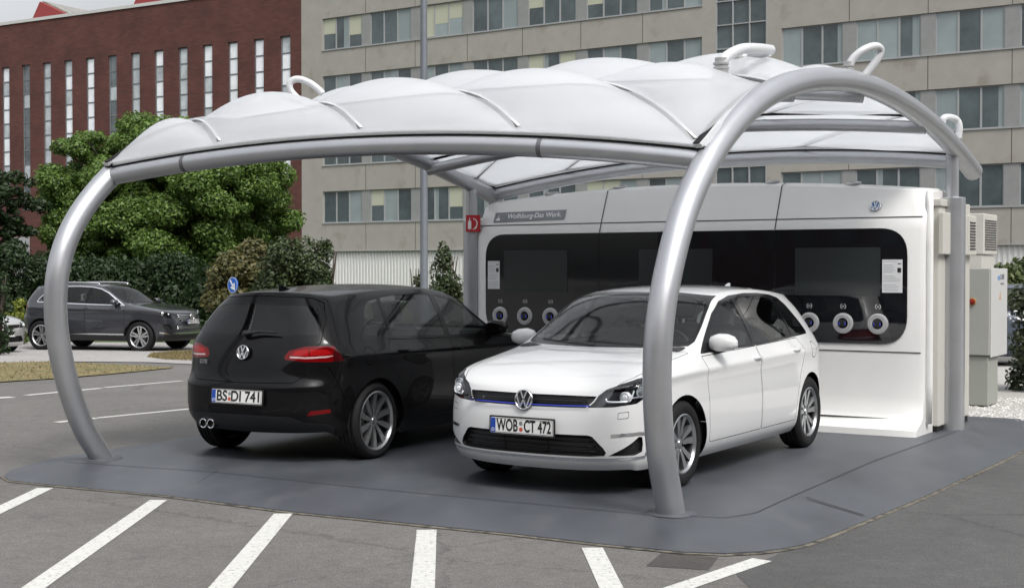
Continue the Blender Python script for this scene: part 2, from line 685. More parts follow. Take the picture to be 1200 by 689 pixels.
def smooth2(P, n=4, closed=True):
    """round off a closed outline with Catmull-Rom"""
    out = []
    N_ = len(P)
    for i in range(N_):
        a, b, c, d_ = [Vector((*P[(i + k - 1) % N_], 0)) for k in range(4)]
        for k in range(n):
            t = k / n
            q = 0.5 * ((2 * b) + (c - a) * t + (2 * a - 5 * b + 4 * c - d_) * t * t + (3 * b - a - 3 * c + d_) * t ** 3)
            out.append((q.x, q.y))
    return out

def rounded(P, r, n=4):
    """round the corners of an outline; r one radius or one per corner"""
    out = []
    N_ = len(P)
    for i in range(N_):
        p = Vector(P[i]); a = Vector(P[i - 1]); b = Vector(P[(i + 1) % N_])
        rr = r[i] if isinstance(r, (list, tuple)) else r
        la, lb = (a - p).length, (b - p).length
        rr = min(rr, la * .48, lb * .48)
        if rr < 1e-4: out.append((p.x, p.y)); continue
        s, e = p + (a - p).normalized() * rr, p + (b - p).normalized() * rr
        for k in range(n + 1):
            t = k / n
            q = s * (1 - t) ** 2 + p * 2 * t * (1 - t) + e * t * t
            out.append((q.x, q.y))
    return out

def inset(P, d):
    """inset a (roughly convex) outline towards its inside by d"""
    A = sum(P[i][0] * P[(i + 1) % len(P)][1] - P[(i + 1) % len(P)][0] * P[i][1] for i in range(len(P)))
    sg = 1 if A > 0 else -1
    out = []
    n = len(P)
    for i in range(n):
        p0, p, p1 = Vector(P[i - 1]), Vector(P[i]), Vector(P[(i + 1) % n])
        e0, e1 = (p - p0).normalized(), (p1 - p).normalized()
        n0, n1 = Vector((-e0.y, e0.x)) * sg, Vector((-e1.y, e1.x)) * sg
        m = (n0 + n1)
        if m.length < 1e-6: m = n0
        m.normalize()
        k = d / max(.35, m.dot(n0))
        q = p + m * k
        out.append((q.x, q.y))
    return out

def strip(P, w_, closed=False):
    """polyline -> thin closed outline of width w_"""
    L_, R_ = [], []
    n = len(P)
    for i in range(n):
        a, b = Vector(P[max(0, i - 1)]), Vector(P[min(n - 1, i + 1)])
        t = (b - a).normalized()
        nrm = Vector((-t.y, t.x)) * w_ / 2
        p = Vector(P[i])
        L_.append((p.x + nrm.x, p.y + nrm.y)); R_.append((p.x - nrm.x, p.y - nrm.y))
    return L_ + R_[::-1]

# ---------------------------------------------------------------- wheels
def spoke_poly(kind, k):
    return None

def make_wheel(parent, x, y, R, rim_r, kind, w_=.20, side=1):
    """wheel standing at (x, y): y is the outer face; side = +1 left, -1 right"""
    root = obj('wheel', wheel_tyre(R, rim_r, w_), M_rubber, parent)
    root.location = (x, y, R)
    root.rotation_euler = (0, 0, 0 if side > 0 else pi)
    root['label'] = 'black tyre with alloy rim'
    # rim: barrel, dish
    bm = B()
    rr = rim_r
    lathe(bm, [(rr - .018, -.020), (rr - .012, -.006), (rr - .004, .002), (rr + .006, -.002), (rr + .004, -.012)], 56)
    n = 5
    def spoke(pts, z0, th, twist=0.0):
        """pts: outline (radial, tangential) for spoke centred on angle 0; z0(r) face offset"""
        for q in range(n):
            a = 2 * pi * q / n + pi / 2 + spoke.a0
            lo, hi = [], []
            for (r_, t_) in pts:
                px, pz = r_ * cos(a) - t_ * sin(a), r_ * sin(a) + t_ * cos(a)
                hi.append(bm.verts.new((px, z0(r_), pz)))
                lo.append(bm.verts.new((px, z0(r_) - th, pz)))
            m_ = len(pts)
            try:
                bm.faces.new(hi); bm.faces.new(lo[::-1])
            except Exception: pass
            for i in range(m_):
                bm.faces.new((lo[i], lo[(i + 1) % m_], hi[(i + 1) % m_], hi[i]))
    spoke.a0 = 0
    face = lambda r_: -.012 - .030 * (1 - (r_ / rr)) + .012 * max(0, 1 - r_ / .07)
    if kind == 'paired':        # five pairs of straight spokes
        for sgn in (-1, 1):
            spoke([(.045, sgn * .004), (.055, sgn * .032), (rr * .55, sgn * .050), (rr - .012, sgn * .088), (rr - .010, sgn * .030), (rr * .5, sgn * .009), (.07, sgn * .003)], face, .03)
    elif kind == 'blade':       # ten twisted blades
        n = 10
        spoke([(.040, -.011), (rr * .5, -.026), (rr - .010, -.020), (rr - .008, .034), (rr * .6, .018), (.040, .010)], face, .03)
    else:                       # five broad spokes
        for sgn in (-1, 1):
            spoke([(.05, sgn * .002), (.06, sgn * .036), (rr - .012, sgn * .070), (rr - .010, sgn * .022), (.12, sgn * .005)], face, .035)
    rim = obj('rim', bm, RIMMAT[kind], root, smooth='auto')
    bm = B()
    lathe(bm, [(.001, -.026), (.026, -.027), (.030, -.034), (.050, -.038), (.055, -.07)], 28)
    hub = obj('hub_cap', bm, RIMMAT[kind], root, smooth='auto')
    bm = B()
    lathe(bm, [(rr + .004, -w_ + .01), (rr - .012, -w_ + .02), (rr - .03, -.10), (rr - .026, -.03), (rr - .018, -.021)], 48)
    obj('rim_barrel', bm, mat('barrel_dark', (.045, .045, .048), .45, .6), root, smooth='auto')
    bm = B()
    disc(bm, rr - .02, 'y', -.15)
    obj('brake_shield', bm, M_dark, root)
    bm = B()
    lathe(bm, [(.07, -.095), (.145, -.095), (.145, -.115), (.07, -.115)], 40)
    box(bm, .08, .16, -.13, -.07, -.06, .06)
    obj('brake_disc', bm, M_brake, root, smooth='auto')
    return root

def wheel_tyre(R, rr, w_):
    bm = B()
    prof = [(rr, -.008), (rr + .012, .001), (rr + .035, .006), (lerp(rr, R, .6), .008), (R - .018, -.002), (R - .004, -.018)]
    # tread with circumferential grooves
    n = 4
    y0, y1 = -.022, -w_ + .022
    for i in range(n):
        a, b = lerp(y0, y1, i / n), lerp(y0, y1, (i + 1) / n)
        prof += [(R, a - .002), (R, b + .010), (R - .007, b + .008), (R - .007, b)]
    prof = prof[:-2]
    prof += [(R - .004, -w_ + .018), (R - .018, -w_ + .002), (lerp(rr, R, .6), -w_ - .008), (rr, -w_ + .008)]
    return lathe(bm, prof, 64)

M_brake = mat('brake_iron', (.20, .19, .18), .5, .8)
RIMMAT = {
    'paired': mat('alloy_silver', (.38, .39, .40), .30, .85),
    'blade': mat('alloy_polished', (.42, .43, .44), .28, .9),
    'broad': mat('alloy_bright', (.62, .63, .64), .25, .9),
}
GLASS_CLEAR = glassmat('car_glass', (.80, .85, .83))
GLASS_PRIV = glassmat('privacy_glass', (.13, .14, .15))
GLASS_MID = glassmat('tinted_glass', (.60, .64, .63))
LAMP_COVER = glassmat('lamp_cover', (.9, .92, .95), .06)
M_lampdark = mat('lamp_housing', (.03, .032, .036), .25, .5)
M_reflector = mat('lamp_reflector', (.75, .76, .78), .1, 1)
M_led = mat('lamp_lens', (.75, .78, .80), .15, .2, coat=1)
M_red = mat('tail_lamp_red', (.13, .001, .002), .12, 0, coat=.35, spec=.2)
M_redbright = mat('tail_lamp_bright', (.30, .003, .004), .25, 0, coat=.3, spec=.2)
M_redwhite = mat('tail_lamp_clear', (.50, .36, .35), .15, 0, coat=1)
M_seat = mat('seat_cloth', (.035, .035, .038), .85, noise=.2, nscale=60)
M_trimgrey = mat('cabin_trim', (.03, .03, .032), .7)
M_gloss = mat('gloss_black', (.004, .004, .005), .12, spec=.3)
M_bluestrip = mat('blue_strip', (.01, .03, .45), .3, coat=.6)
M_amber = mat('amber_lens', (.6, .22, .03), .3, coat=.5)

def emblem(parent, r, loc, rot, m_ring, m_bg, thick=.006):
    """round badge: ring with a V above a W; lies in local x/y, faces +z"""
    root = None
    bm = B()
    disc(bm, r, 'z', 0, seg=36)
    g = bmesh.ops.extrude_face_region(bm, geom=bm.faces[:])
    bmesh.ops.translate(bm, vec=(0, 0, thick * .5), verts=[v for v in g['geom'] if isinstance(v, bmesh.types.BMVert)])
    root = obj('badge', bm, m_bg, parent)
    root.location = loc
    root.rotation_euler = rot
    bm = B()
    lathe(bm, [(r * .86, thick * .4), (r * .88, thick), (r * .99, thick), (r * 1.0, thick * .4)], 40, axis='z')
    def bar(x0, y0, x1, y1, w_=.15):
        a, b = Vector((x0, y0)) * r, Vector((x1, y1)) * r
        t = (b - a).normalized(); nn = Vector((-t.y, t.x)) * w_ * r / 2
        P = [a + nn, b + nn, b - nn, a - nn]
        prism(bm, [(p.x, p.y) for p in P], 'z', thick * .45, thick * .98)
    bar(-.34, .82, -.02, .08); bar(.34, .82, .02, .08)
    bar(-.78, .40, -.34, -.80); bar(.78, .40, .34, -.80)
    bar(-.34, -.80, -.02, -.02); bar(.34, -.80, .02, -.02)
    obj('badge_letters', bm, m_ring, root)
    return root

def licence_plate(parent, loc, rot, s, w_=.52, h=.11):
    bm = B()
    prism(bm, rounded([(-w_ / 2 - .012, -h / 2 - .012), (w_ / 2 + .012, -h / 2 - .012), (w_ / 2 + .012, h / 2 + .012), (-w_ / 2 - .012, h / 2 + .012)], .012), 'z', -.008, .003)
    hold = obj('plate_holder', bm, M_black, parent, loc=loc, rot=rot)
    bm = B()
    prism(bm, rounded([(-w_ / 2, -h / 2), (w_ / 2, -h / 2), (w_ / 2, h / 2), (-w_ / 2, h / 2)], .008), 'z', .003, .006)
    pl = obj('licence_plate', bm, M_plate, hold)
    bm = B()
    box(bm, -w_ / 2 + .002, -w_ / 2 + .042, -h / 2 + .003, h / 2 - .003, .006, .0072)
    # thin black border
    for (a, b, c, d_) in ((-w_ / 2 + .044, w_ / 2 - .004, -h / 2 + .004, -h / 2 + .007), (-w_ / 2 + .044, w_ / 2 - .004, h / 2 - .007, h / 2 - .004), (w_ / 2 - .007, w_ / 2 - .004, -h / 2 + .007, h / 2 - .007)):
        box(bm, a, b, c, d_, .006, .0068, mi=1)
    a, b = s.split('|')
    obj('euro_band', bm, [M_blue, M_ink], hold)
    x0 = -w_ / 2 + .052
    x1 = w_ / 2 - .016
    ta = text('plate_letters', a, .118, M_ink, hold, bold=.0028)
    tb = text('plate_letters', b, .118, M_ink, hold, bold=.0028)
    wid = lambda o: max(v.co.x for v in o.data.vertices) - min(v.co.x for v in o.data.vertices)
    k = (x1 - x0 - .050) / (wid(ta) + wid(tb))
    ta.scale = tb.scale = (k, 1, 1)
    la = wid(ta) * k
    ta.location = (x0 + la / 2, -.001, .0062)
    tb.location = (x1 - wid(tb) * k / 2, -.001, .0062)
    xs_ = x0 + la + .025
    text('country_letter', 'D', .035, M_plate, hold, (-w_ / 2 + .022, -.034, .0073))
    bm = B()
    disc(bm, .0155, 'z', .0068, (xs_, .022, 0), 20)
    disc(bm, .0155, 'z', .0068, (xs_, -.022, 0), 20, mi=1)
    obj('plate_seal', bm, [M_steel, M_seal], hold)
    return hold

def mirror(parent, x, y, z, m_body, side, sc=1.0):
    """door mirror: painted pod (loft), black foot, glass"""
    bm = B()
    # pod as loft of rounded sections along y
    secs = [(0.0, .030, .028, -.01), (.02, .066, .050, .0), (.07, .082, .062, .004), (.13, .078, .058, .004), (.172, .060, .044, .002), (.192, .036, .024, -.002), (.197, .012, .01, -.003)]
    rings = []
    for (yy, hx, hz, dz) in secs:
        r_ = []
        for k in range(20):
            t = 2 * pi * k / 20
            cx, cz = cos(t), sin(t)
            px = math.copysign(abs(cx) ** .75, cx) * hx
            if px < 0: px *= .55
            pz = math.copysign(abs(cz) ** .8, cz) * hz
            r_.append(bm.verts.new((px * sc, side * yy * sc, (pz + dz) * sc)))
        rings.append(r_)
    for a, b in zip(rings, rings[1:]):
        for k in range(20): bm.faces.new((a[k], a[(k + 1) % 20], b[(k + 1) % 20], b[k]))
    bm.faces.new(rings[0]); bm.faces.new(rings[-1][::-1])
    p = obj('door_mirror', bm, m_body, parent, smooth=True, loc=(x, y, z))
    bm = B()
    tube(bm, [(.01, -side * .05, -.080), (.008, side * .0, -.066), (.008, side * .06, -.052), (.006, side * .13, -.040)], [.030, .030, .034, .020], 12)
    obj('mirror_foot', bm, M_black, p, smooth=True)
    bm = B()
    prism(bm, rounded([(side * .03, -.045), (side * .150, -.036), (side * .170, .015), (side * .15, .046), (side * .03, .05)], .03), 'x', -.049 * sc, -.043 * sc)
    obj('mirror_glass', bm, mat('mirror_silvering', (.30, .31, .32), .05, 1), p)
    return p

def door_handle(parent, x, y, z, m_body, side):
    bm = B()
    pts = [(-.085, 0, 0), (-.06, .026, .002), (0, .034, .004), (.06, .026, .002), (.085, 0, 0)]
    pts = spline(pts, 4)
    tube(bm, [(p.x, p.y * side, p.z) for p in pts], .0115, 10)
    bmesh.ops.scale(bm, vec=(1, 1, 1.3), verts=bm.verts)
    h = obj('door_handle', bm, m_body, parent, smooth=True, loc=(x, y * side, z))
    bm = B()
    lathe(bm, [(.001, .0), (.038, .002), (.042, -.002)], 24)
    if side < 0: bmesh.ops.scale(bm, vec=(1, -1, 1), verts=bm.verts)
    bmesh.ops.scale(bm, vec=(1.5, 1, .75), verts=bm.verts)
    obj('handle_cup', bm, M_black, h, smooth=True)
    return h

def seat(parent, x, y, z, k=1.0, bench=False):
    hw = .25 if not bench else .60
    bm = B()
    box(bm, x - .25, x + .27, y - hw, y + hw, z, z + .16)
    o1 = obj('seat_base', bm, M_seat, parent, bevel=.05)
    bm = B()
    Mx = Matrix.Translation((x - .24, y, z + .12)) @ Matrix.Rotation(rad(-16), 4, 'Y')
    box(bm, -.06, .06, -hw, hw, 0, .60, M=Mx)
    for hy in ((0,) if not bench else (-.36, .36)):
        box(bm, -.05, .04, hy - .13, hy + .13, .66, .84, M=Mx)
        box(bm, -.01, .0, hy - .06, hy - .05, .6, .67, M=Mx)
        box(bm, -.01, .0, hy + .05, hy + .06, .6, .67, M=Mx)
    o2 = obj('seat_back', bm, M_seat, parent, bevel=.035)
    return o1
def build_car(name, style, loc, rz, label, cat, group=None, paint=None, plate='WOB|CT 472', fn=None, wb=1.318, R=.316, rim=.215, kind='paired', priv=False, track=.86):
    root = empty(name, loc, rz, label, cat, group)
    ring, cap = golf_cage()
    g = fn or (lambda p: p)
    if fn: ring, cap = remap(ring, cap, fn)
    bd = Body(half_body(ring, cap, 2))
    bm = bd.bm
    def m2(P):      # outlines in side view are written for the hatchback and carried along by fn
        return [((lambda q: (q[0], q[2]))(g((x, .8, z)))) for (x, z) in P]
    def mf(P, sgn=1):    # front / rear outlines
        if not fn: return P
        return [(g((0, u, 0))[1], g((2.1 * sgn, 0, z))[2]) for (u, z) in P]
    fx, rx = g((2.05, 0, 0))[0], g((-1.97, 0, 0))[0]
    FR = lambda p: (abs(p.y) + max(0.0, fx - p.x), p.z)
    RE = lambda p: (abs(p.y) + max(0.0, p.x - rx), p.z)
    ff = lambda c, n: c.x > fx - .55 and (n.x > .15 or n.y > .5)
    fr_ = lambda c, n: c.x < rx + .55 and (n.x < -.15 or n.y > .5)
    suv = style == 'suv'
    # -------- wheel arches
    ar = R + (.042 if not suv else .05)
    for cx in (wb, -wb):
        arch = arc(cx, R, ar, -12, 192, 22)
        arch = arch + [(cx - ar, -.1), (cx + ar, -.1)]
        bd.cut('hole', arch, SIDE, lambda c, n: c.y > .45 and n.y > -.3)
        lip = arc(cx, R, ar + .020, -5, 185, 22)
        bd.cut('arch_lip', lip + arc(cx, R, ar - .01, 185, -5, 22), SIDE, lambda c, n: c.y > .45 and n.y > -.3, only=('body',)) if suv else None
    # -------- side glass with black surround
    dlo = [(.925, .950), (.80, 1.018), (.65, 1.104), (.42, 1.240), (.20, 1.330), (-.04, 1.372), (-.40, 1.388), (-.72, 1.384), (-1.0, 1.366), (-1.17, 1.338), (-1.28, 1.27), (-1.40, 1.11), (-1.445, 1.035), (-1.42, 1.010), (-1.1, 1.000), (-.6, .980), (0, .963)]
    fw = [(.735, .974), (.63, 1.078), (.42, 1.208), (.20, 1.300), (-.055, 1.350), (-.075, .986), (.2, .982)]
    rw = [(-.150, .990), (-.140, 1.355), (-.40, 1.362), (-.70, 1.357), (-.93, 1.342), (-1.005, 1.016), (-.6, 1.002)]
    qw = [(-1.045, 1.020), (-.975, 1.335), (-1.12, 1.312), (-1.22, 1.252), (-1.33, 1.115), (-1.378, 1.048), (-1.36, 1.032)]
    if suv:
        bd.cut('window_trim', m2(dlo), SIDE, f_side)
        bd.cut('window_surround', m2(inset(dlo, .022)), SIDE, f_side)
    else:
        bd.cut('window_surround', m2(dlo), SIDE, f_side)
    bd.cut('front_side_window', m2(rounded(fw, .03, 3)), SIDE, f_side)
    bd.cut('rear_side_window', m2(rounded(rw, .03, 3)), SIDE, f_side)
    bd.cut('quarter_window', m2(rounded(qw, .03, 3)), SIDE, f_side)
    # -------- doors
    gap = .0052
    fd = [(.905, .285), (.925, .50), (.94, .78), (.945, .935), (-.105, .966), (-.115, .285)]
    rd = [(-.123, .285), (-.113, .966), (-1.075, .992), (-1.15, .90), (-1.12, .78), (-1.02, .66), (-.955, .52), (-.93, .40), (-.92, .285)]
    for nm, P in (('front_door', fd), ('rear_door', rd)):
        P = rounded(P, [.02] * len(P), 3)
        bd.cut('panel_gap', m2(P), SIDE, f_side, only=('body', 'arch_lip'))
        bd.cut(nm, m2(inset(P, gap)), SIDE, f_side, only=('panel_gap',))
    # fender / bumper seams
    bd.cut('panel_gap', m2(strip([(1.70, .36), (1.74, .52), (1.82, .66)], gap)), SIDE, f_side, only=('body',))
    bd.cut('panel_gap', m2(strip([(-1.66, .40), (-1.74, .60), (-1.80, .76), (-1.82, .80)], gap)), SIDE, f_side, only=('body',))
    # sill strip
    if suv:
        bd.cut('chrome_sill', m2([(.92, .305), (.92, .33), (-.95, .335), (-.95, .31)]), SIDE, f_side)
        bd.cut('lower_cladding', m2([(.98, .1), (.98, .29), (-.98, .30), (-.98, .1)]), SIDE, f_side)
    # fuel flap
    if not suv:
        flap = [(-1.20 + .075 * cos(t * pi / 10), .885 + .075 * sin(t * pi / 10)) for t in range(20)]
        flap = [(x - .22, z - .015) for x, z in flap]
        fl_in = inset(flap, .006)
        bd.cut('flap_gap', m2(flap), SIDE, f_side, only=('body',))
        bd.cut('fuel_flap', m2(fl_in), SIDE, f_side, only=('flap_gap',))
    # -------- windscreen
    tp = lambda c, n: n.z > .15 and c.x > g((0, 0, 0))[0] and c.z > g((0, 0, .98))[2] and c.x < g((1.35, 0, 0))[0]
    A = lambda y, z: (g((.5, y, 0))[1], g((.5, 0, z))[2])
    ws_o = [A(-.1, .988), A(.55, .994), A(.705, 1.004), A(.722, 1.035), A(.693, 1.14), A(.645, 1.285), A(.602, 1.372), A(.35, 1.398), A(-.1, 1.406)]
    ws_i = [A(-.1, 1.022), A(.55, 1.028), A(.672, 1.036), A(.692, 1.060), A(.668, 1.15), A(.622, 1.285), A(.584, 1.354), A(.35, 1.378), A(-.1, 1.386)]
    bd.cut('windscreen_seal', ws_o, FY_, tp)
    bd.cut('windscreen', ws_i, FY_, tp)
    # -------- hood outline
    hg = [(2.2, -.05), (1.985, -.05), (1.985, .48)] 
    ho = [(2.104, -.1), (2.100, .20), (2.082, .38), (2.040, .52), (1.95, .640), (1.80, .705), (1.55, .735), (1.25, .750), (1.03, .762), (1.06, .70), (1.14, .4), (1.205, -.1)]
    htf = lambda c, n: n.z > .3 and c.z > g((0, 0, .70))[2] and c.x > g((.8, 0, 0))[0]
    T2 = lambda P: [((lambda q: (q[0], q[1]))(g((x, y, .8)))) for x, y in P]
    bd.cut('panel_gap', T2(ho), TOP, htf, only=('body',))
    bd.cut('hood', T2(inset(ho, gap)), TOP, htf, only=('panel_gap',))
    # -------- rear glass and hatch
    hf = lambda c, n: n.x < -.2 and c.x < g((-1.4, 0, 0))[0]
    if not suv or True:
        ho2 = [A(-.1, 1.318), A(.42, 1.305), A(.535, 1.278), A(.60, 1.15), A(.635, 1.06), A(.61, 1.038), A(.3, 1.028), A(-.1, 1.025)]
        bd.cut('rear_window_seal', ho2, FY_, hf)
        bd.cut('rear_window', inset(ho2, .018), FY_, hf, only=('rear_window_seal',))
        hatch = [A(-.1, 1.372), A(.44, 1.352), A(.54, 1.31), A(.62, 1.18), A(.655, 1.03), A(.660, .985), A(.64, .965), A(.62, .86), A(.60, .74), A(.50, .665), A(-.1, .655)]
        a_, b_ = hatch, inset(hatch, gap)
        bd.cut('panel_gap', a_, FY_, hf, only=('body',))
        bd.cut('hatch', b_, FY_, hf, only=('panel_gap',))
    # -------- front fascia
    if style == 'golf':
        bd.cut('grille', mf([(-.1, .617), (.462, .622), (.545, .702), (.30, .705), (-.1, .703)]), FR, ff)
        bd.cut('headlight', mf([(.474, .624), (.560, .704), (.64, .748), (.80, .788), (.98, .820), (1.09, .832), (1.10, .80), (1.08, .745), (1.03, .690), (.92, .652), (.70, .630)]), FR, ff)
        bd.cut('lower_grille', mf([(-.1, .285), (.50, .285), (.60, .292), (.615, .315), (.52, .425), (.49, .435), (-.1, .435)]), FR, ff)
        bd.cut('corner_vent', mf([(.635, .290), (.90, .294), (.985, .315), (.995, .37), (.985, .418), (.945, .424), (.87, .385), (.78, .345)]), FR, ff)
        bd.cut('chrome_accent', mf(strip([(.655, .432), (.80, .440), (.95, .446), (1.02, .440), (1.05, .42), (1.06, .38), (1.055, .32), (1.03, .285)], .020)), FR, ff)
        bd.cut('chrome_lip', mf([(-.1, .255), (.62, .256), (1.03, .268), (1.02, .284), (.62, .272), (-.1, .270)]), FR, ff)
        bd.cut('washer_flap', mf(rounded([(.72, .545), (.83, .553), (.84, .60), (.73, .592)], .012)), FR, ff, only=('body',))
        bd.cut('washer_cover', mf(rounded([(.724, .549), (.826, .557), (.835, .596), (.735, .588)], .012)), FR, ff, only=('washer_flap',))
    elif suv:
        bd.cut('grille', mf([(-.1, .575), (.42, .58), (.45, .70), (-.1, .714)]), FR, ff)
        bd.cut('headlight', mf([(.47, .632), (.44, .712), (.60, .752), (.80, .785), (1.0, .80), (1.02, .77), (.93, .70), (.80, .655)]), FR, ff)
        bd.cut('lower_grille', mf([(-.1, .415), (.50, .415), (.56, .50), (-.1, .515)]), FR, ff)
        bd.cut('corner_vent', mf([(.66, .42), (.92, .44), (.94, .53), (.78, .535), (.68, .50)]), FR, ff)
        bd.cut('chrome_lip', mf([(-.1, .325), (.8, .33), (1.05, .35), (1.05, .375), (.8, .36), (-.1, .355)]), FR, ff)
        bd.cut('lower_cladding', mf([(-.1, .1), (1.1, .1), (1.1, .30), (-.1, .30)]), FR, ff)
    # -------- rear fascia
    tl_o = [(.395, .878), (.41, .852), (.62, .838), (.88, .836), (1.07, .842), (1.03, .888), (.955, .962), (.80, .966), (.62, .960), (.45, .925)]
    bd.cut('tail_lamp', mf(tl_o, -1), RE, fr_)
    bd.cut('tail_lamp_bar', mf([(.45, .868), (.62, .862), (.86, .870), (.96, .888), (.86, .884), (.62, .876), (.46, .880)], -1), RE, fr_, only=('tail_lamp',))
    bd.cut('tail_lamp_glow', mf([(.47, .888), (.655, .886), (.655, .940), (.52, .925)], -1), RE, fr_, only=('tail_lamp',))
    bd.cut('tail_lamp_glow', mf([(.67, .888), (.86, .893), (.93, .905), (.86, .935), (.67, .940)], -1), RE, fr_, only=('tail_lamp',))
    bd.cut('tail_lamp_dark', mf([(.93, .80), (1.10, .80), (1.10, .95), (.965, .957), (.935, .90)], -1), RE, fr_, only=('tail_lamp', 'tail_lamp_glow', 'tail_lamp_bar'))
    bd.cut('diffuser', mf([(-.1, .10), (.95, .10), (.95, .30), (.86, .335), (.60, .35), (.48, .395), (-.1, .40)], -1), RE, fr_)
    bd.cut('reflector', mf([(.62, .405), (.90, .425), (.895, .455), (.66, .445)], -1), RE, fr_)
    bd.cut('chrome_lip_rear', mf([(-.1, .385), (.50, .385), (.50, .392), (-.1, .392)], -1), RE, fr_) if False else None
    # -------- emit the parts
    P_ = paint
    def emit(nm, m, part=None, depth=0, sides=False, lift=0, walls=True, par=None, lab=None):
        if nm not in bd.names: return []
        V, Nn, Fc = bd.arrays(nm, depth, walls, lift)
        out = []
        for sd_ in ((1, -1) if sides else (0,)):
            o = mk(part or nm, V, Nn, Fc, m, par or root, sd_)
            if o:
                if lab: o['label'] = lab
                out.append(o)
        return out
    body = emit('body', P_)[0]
    emit('panel_gap', M_dark, 'panel_seams', .014)
    emit('flap_gap', M_dark, 'flap_seam', .006, par=body)
    emit('fuel_flap', P_, par=body)
    emit('arch_lip', M_black, 'arch_lip', 0)
    hood = emit('hood', P_)[0]
    hatch = emit('hatch', P_)[0]
    fdoors = emit('front_door', P_, sides=True)
    rdoors = emit('rear_door', P_, sides=True)
    emit('window_trim', M_chrome, 'window_trim', sides=True)
    emit('window_surround', M_gloss, 'window_surround', sides=True)
    gf, gr = (GLASS_CLEAR, GLASS_MID) if priv else (GLASS_CLEAR, GLASS_CLEAR)
    emit('front_side_window', gf, 'side_window', .003, sides=True)
    emit('rear_side_window', gr, 'side_window', .003, sides=True)
    emit('quarter_window', gr, 'quarter_window', .003, sides=True)
    emit('windscreen_seal', M_gloss, 'windscreen_seal')
    emit('windscreen', GLASS_CLEAR, 'windscreen', .002)
    emit('rear_window_seal', M_gloss, 'rear_window_seal', par=hatch)
    emit('rear_window', GLASS_PRIV if priv else GLASS_CLEAR, 'rear_window', .002, par=hatch)
    emit('chrome_sill', M_chrome, 'sill_strip')
    emit('lower_cladding', M_black, 'sill_cladding')
    if style != 'suv' or True:
        gri = emit('grille', M_black, 'grille', .022)
        emit('lower_grille', M_black, 'lower_grille', .035)
        emit('corner_vent', M_black, 'corner_vent', .03, sides=True)
        emit('chrome_accent', M_chrome, 'chrome_accent', lift=.004, sides=True)
        emit('chrome_lip', M_chrome, 'bumper_trim', lift=.003)
        emit('washer_flap', M_dark, 'washer_seam', .003)
        emit('washer_cover', P_, 'washer_cover')
    hl = emit('headlight', M_lampdark, 'headlight', .055, sides=True)
    for i, o in enumerate(hl):
        V, Nn, Fc = bd.arrays('headlight', 0, False)
        mk('lamp_cover', V, Nn, Fc, LAMP_COVER, o, (1, -1)[i])
    tls = emit('tail_lamp', M_red, 'tail_lamp', 0, sides=True)
    for nm, m in (('tail_lamp_bar', M_redwhite), ('tail_lamp_glow', M_redbright), ('tail_lamp_dark', mat('tail_lamp_smoked', (.045, .002, .003), .12, spec=.4))):
        V, Nn, Fc = bd.arrays(nm, 0, False)
        for i, o in enumerate(tls): mk('lamp_segment', V, Nn, Fc, m, o, (1, -1)[i])
    emit('diffuser', M_black, 'diffuser', .0)
    emit('reflector', M_red, 'reflector', 0, sides=True)
    bm.free()
    # -------- lamp inner parts
    from mathutils.bvhtree import BVHTree
    dg = bpy.context.evaluated_depsgraph_get()
    def G(p): return Vector(g(p))
    for i, o in enumerate(hl):
        sg = (1, -1)[i]
        b2 = B()
        if style == 'golf':
            def hp(u, z, dn):
                # point inside the lamp, u along the fascia
                y = u if u < .70 else .70 + (u - .70) * .45
                x = 2.05 - max(0, (u - .62)) * .72 - (max(0, .62 - u)) * -.10
                return Vector((x - dn, y * sg, z))
            for c0 in ((.70, .695), (.86, .725)):
                c = hp(c0[0], c0[1], .045)
                b2 = B()
                lathe(b2, [(.001, .012), (.018, .008), (.026, -.004), (.036, .004), (.040, .0), (.040, -.03)], 24, axis='x', c=c)
                obj('lamp_lens', b2, M_led, o, smooth='auto')
            for s_ in (0, .16):
                P = [hp(.60 + s_, .690 + s_ * .15, .022), hp(.615 + s_, .668 + s_ * .15, .020), hp(.74 + s_, .668 + s_ * .2, .020), hp(.775 + s_, .685 + s_ * .2, .022), hp(.80 + s_, .742 + s_ * .1, .03)]
                b2 = B()
                tube(b2, spline(P, 4), .0065, 8)
                obj('light_strip', b2, M_led, o, smooth=True)
        else:
            for yy, zz in ((.62, .71), (.76, .735)):
                c = G((1.97 - (yy - .6) * .5, yy * sg, zz))
                b2 = B()
                lathe(b2, [(.001, .012), (.03, .008), (.05, -.01), (.055, -.03)], 20, axis='x', c=c)
                obj('lamp_lens', b2, M_reflector, o, smooth='auto')
    # -------- grille detail
    if style == 'golf':
        b2 = B()
        pts = lambda z, off: [Vector((2.142 - .62 * (max(0, y_ - .1)) ** 2.0 * .62 + off, y_, z)) for y_ in np.linspace(-.47, .47, 21)]
        for z in (.645, .662, .679, .694): tube(b2, pts(z, -.028), .0035, 6)
        obj('grille_bars', b2, M_gloss, gri[0], smooth=True)
    # front slats of the lower intake
    if style == 'golf':
        b2 = B()
        for z in (.318, .352, .386, .415):
            tube(b2, [Vector((2.135 - .30 * y_ * y_, y_, z)) for y_ in np.linspace(-.56 + (z - .30) * .6, .56 - (z - .30) * .6, 17)], .0055, 6)
        for y_ in (-.36, -.18, .18, .36): box(b2, 2.09, 2.13 - .3 * y_ * y_, y_ - .004, y_ + .004, .30, .425)
        obj('intake_slats', b2, M_gloss, root, smooth=False)
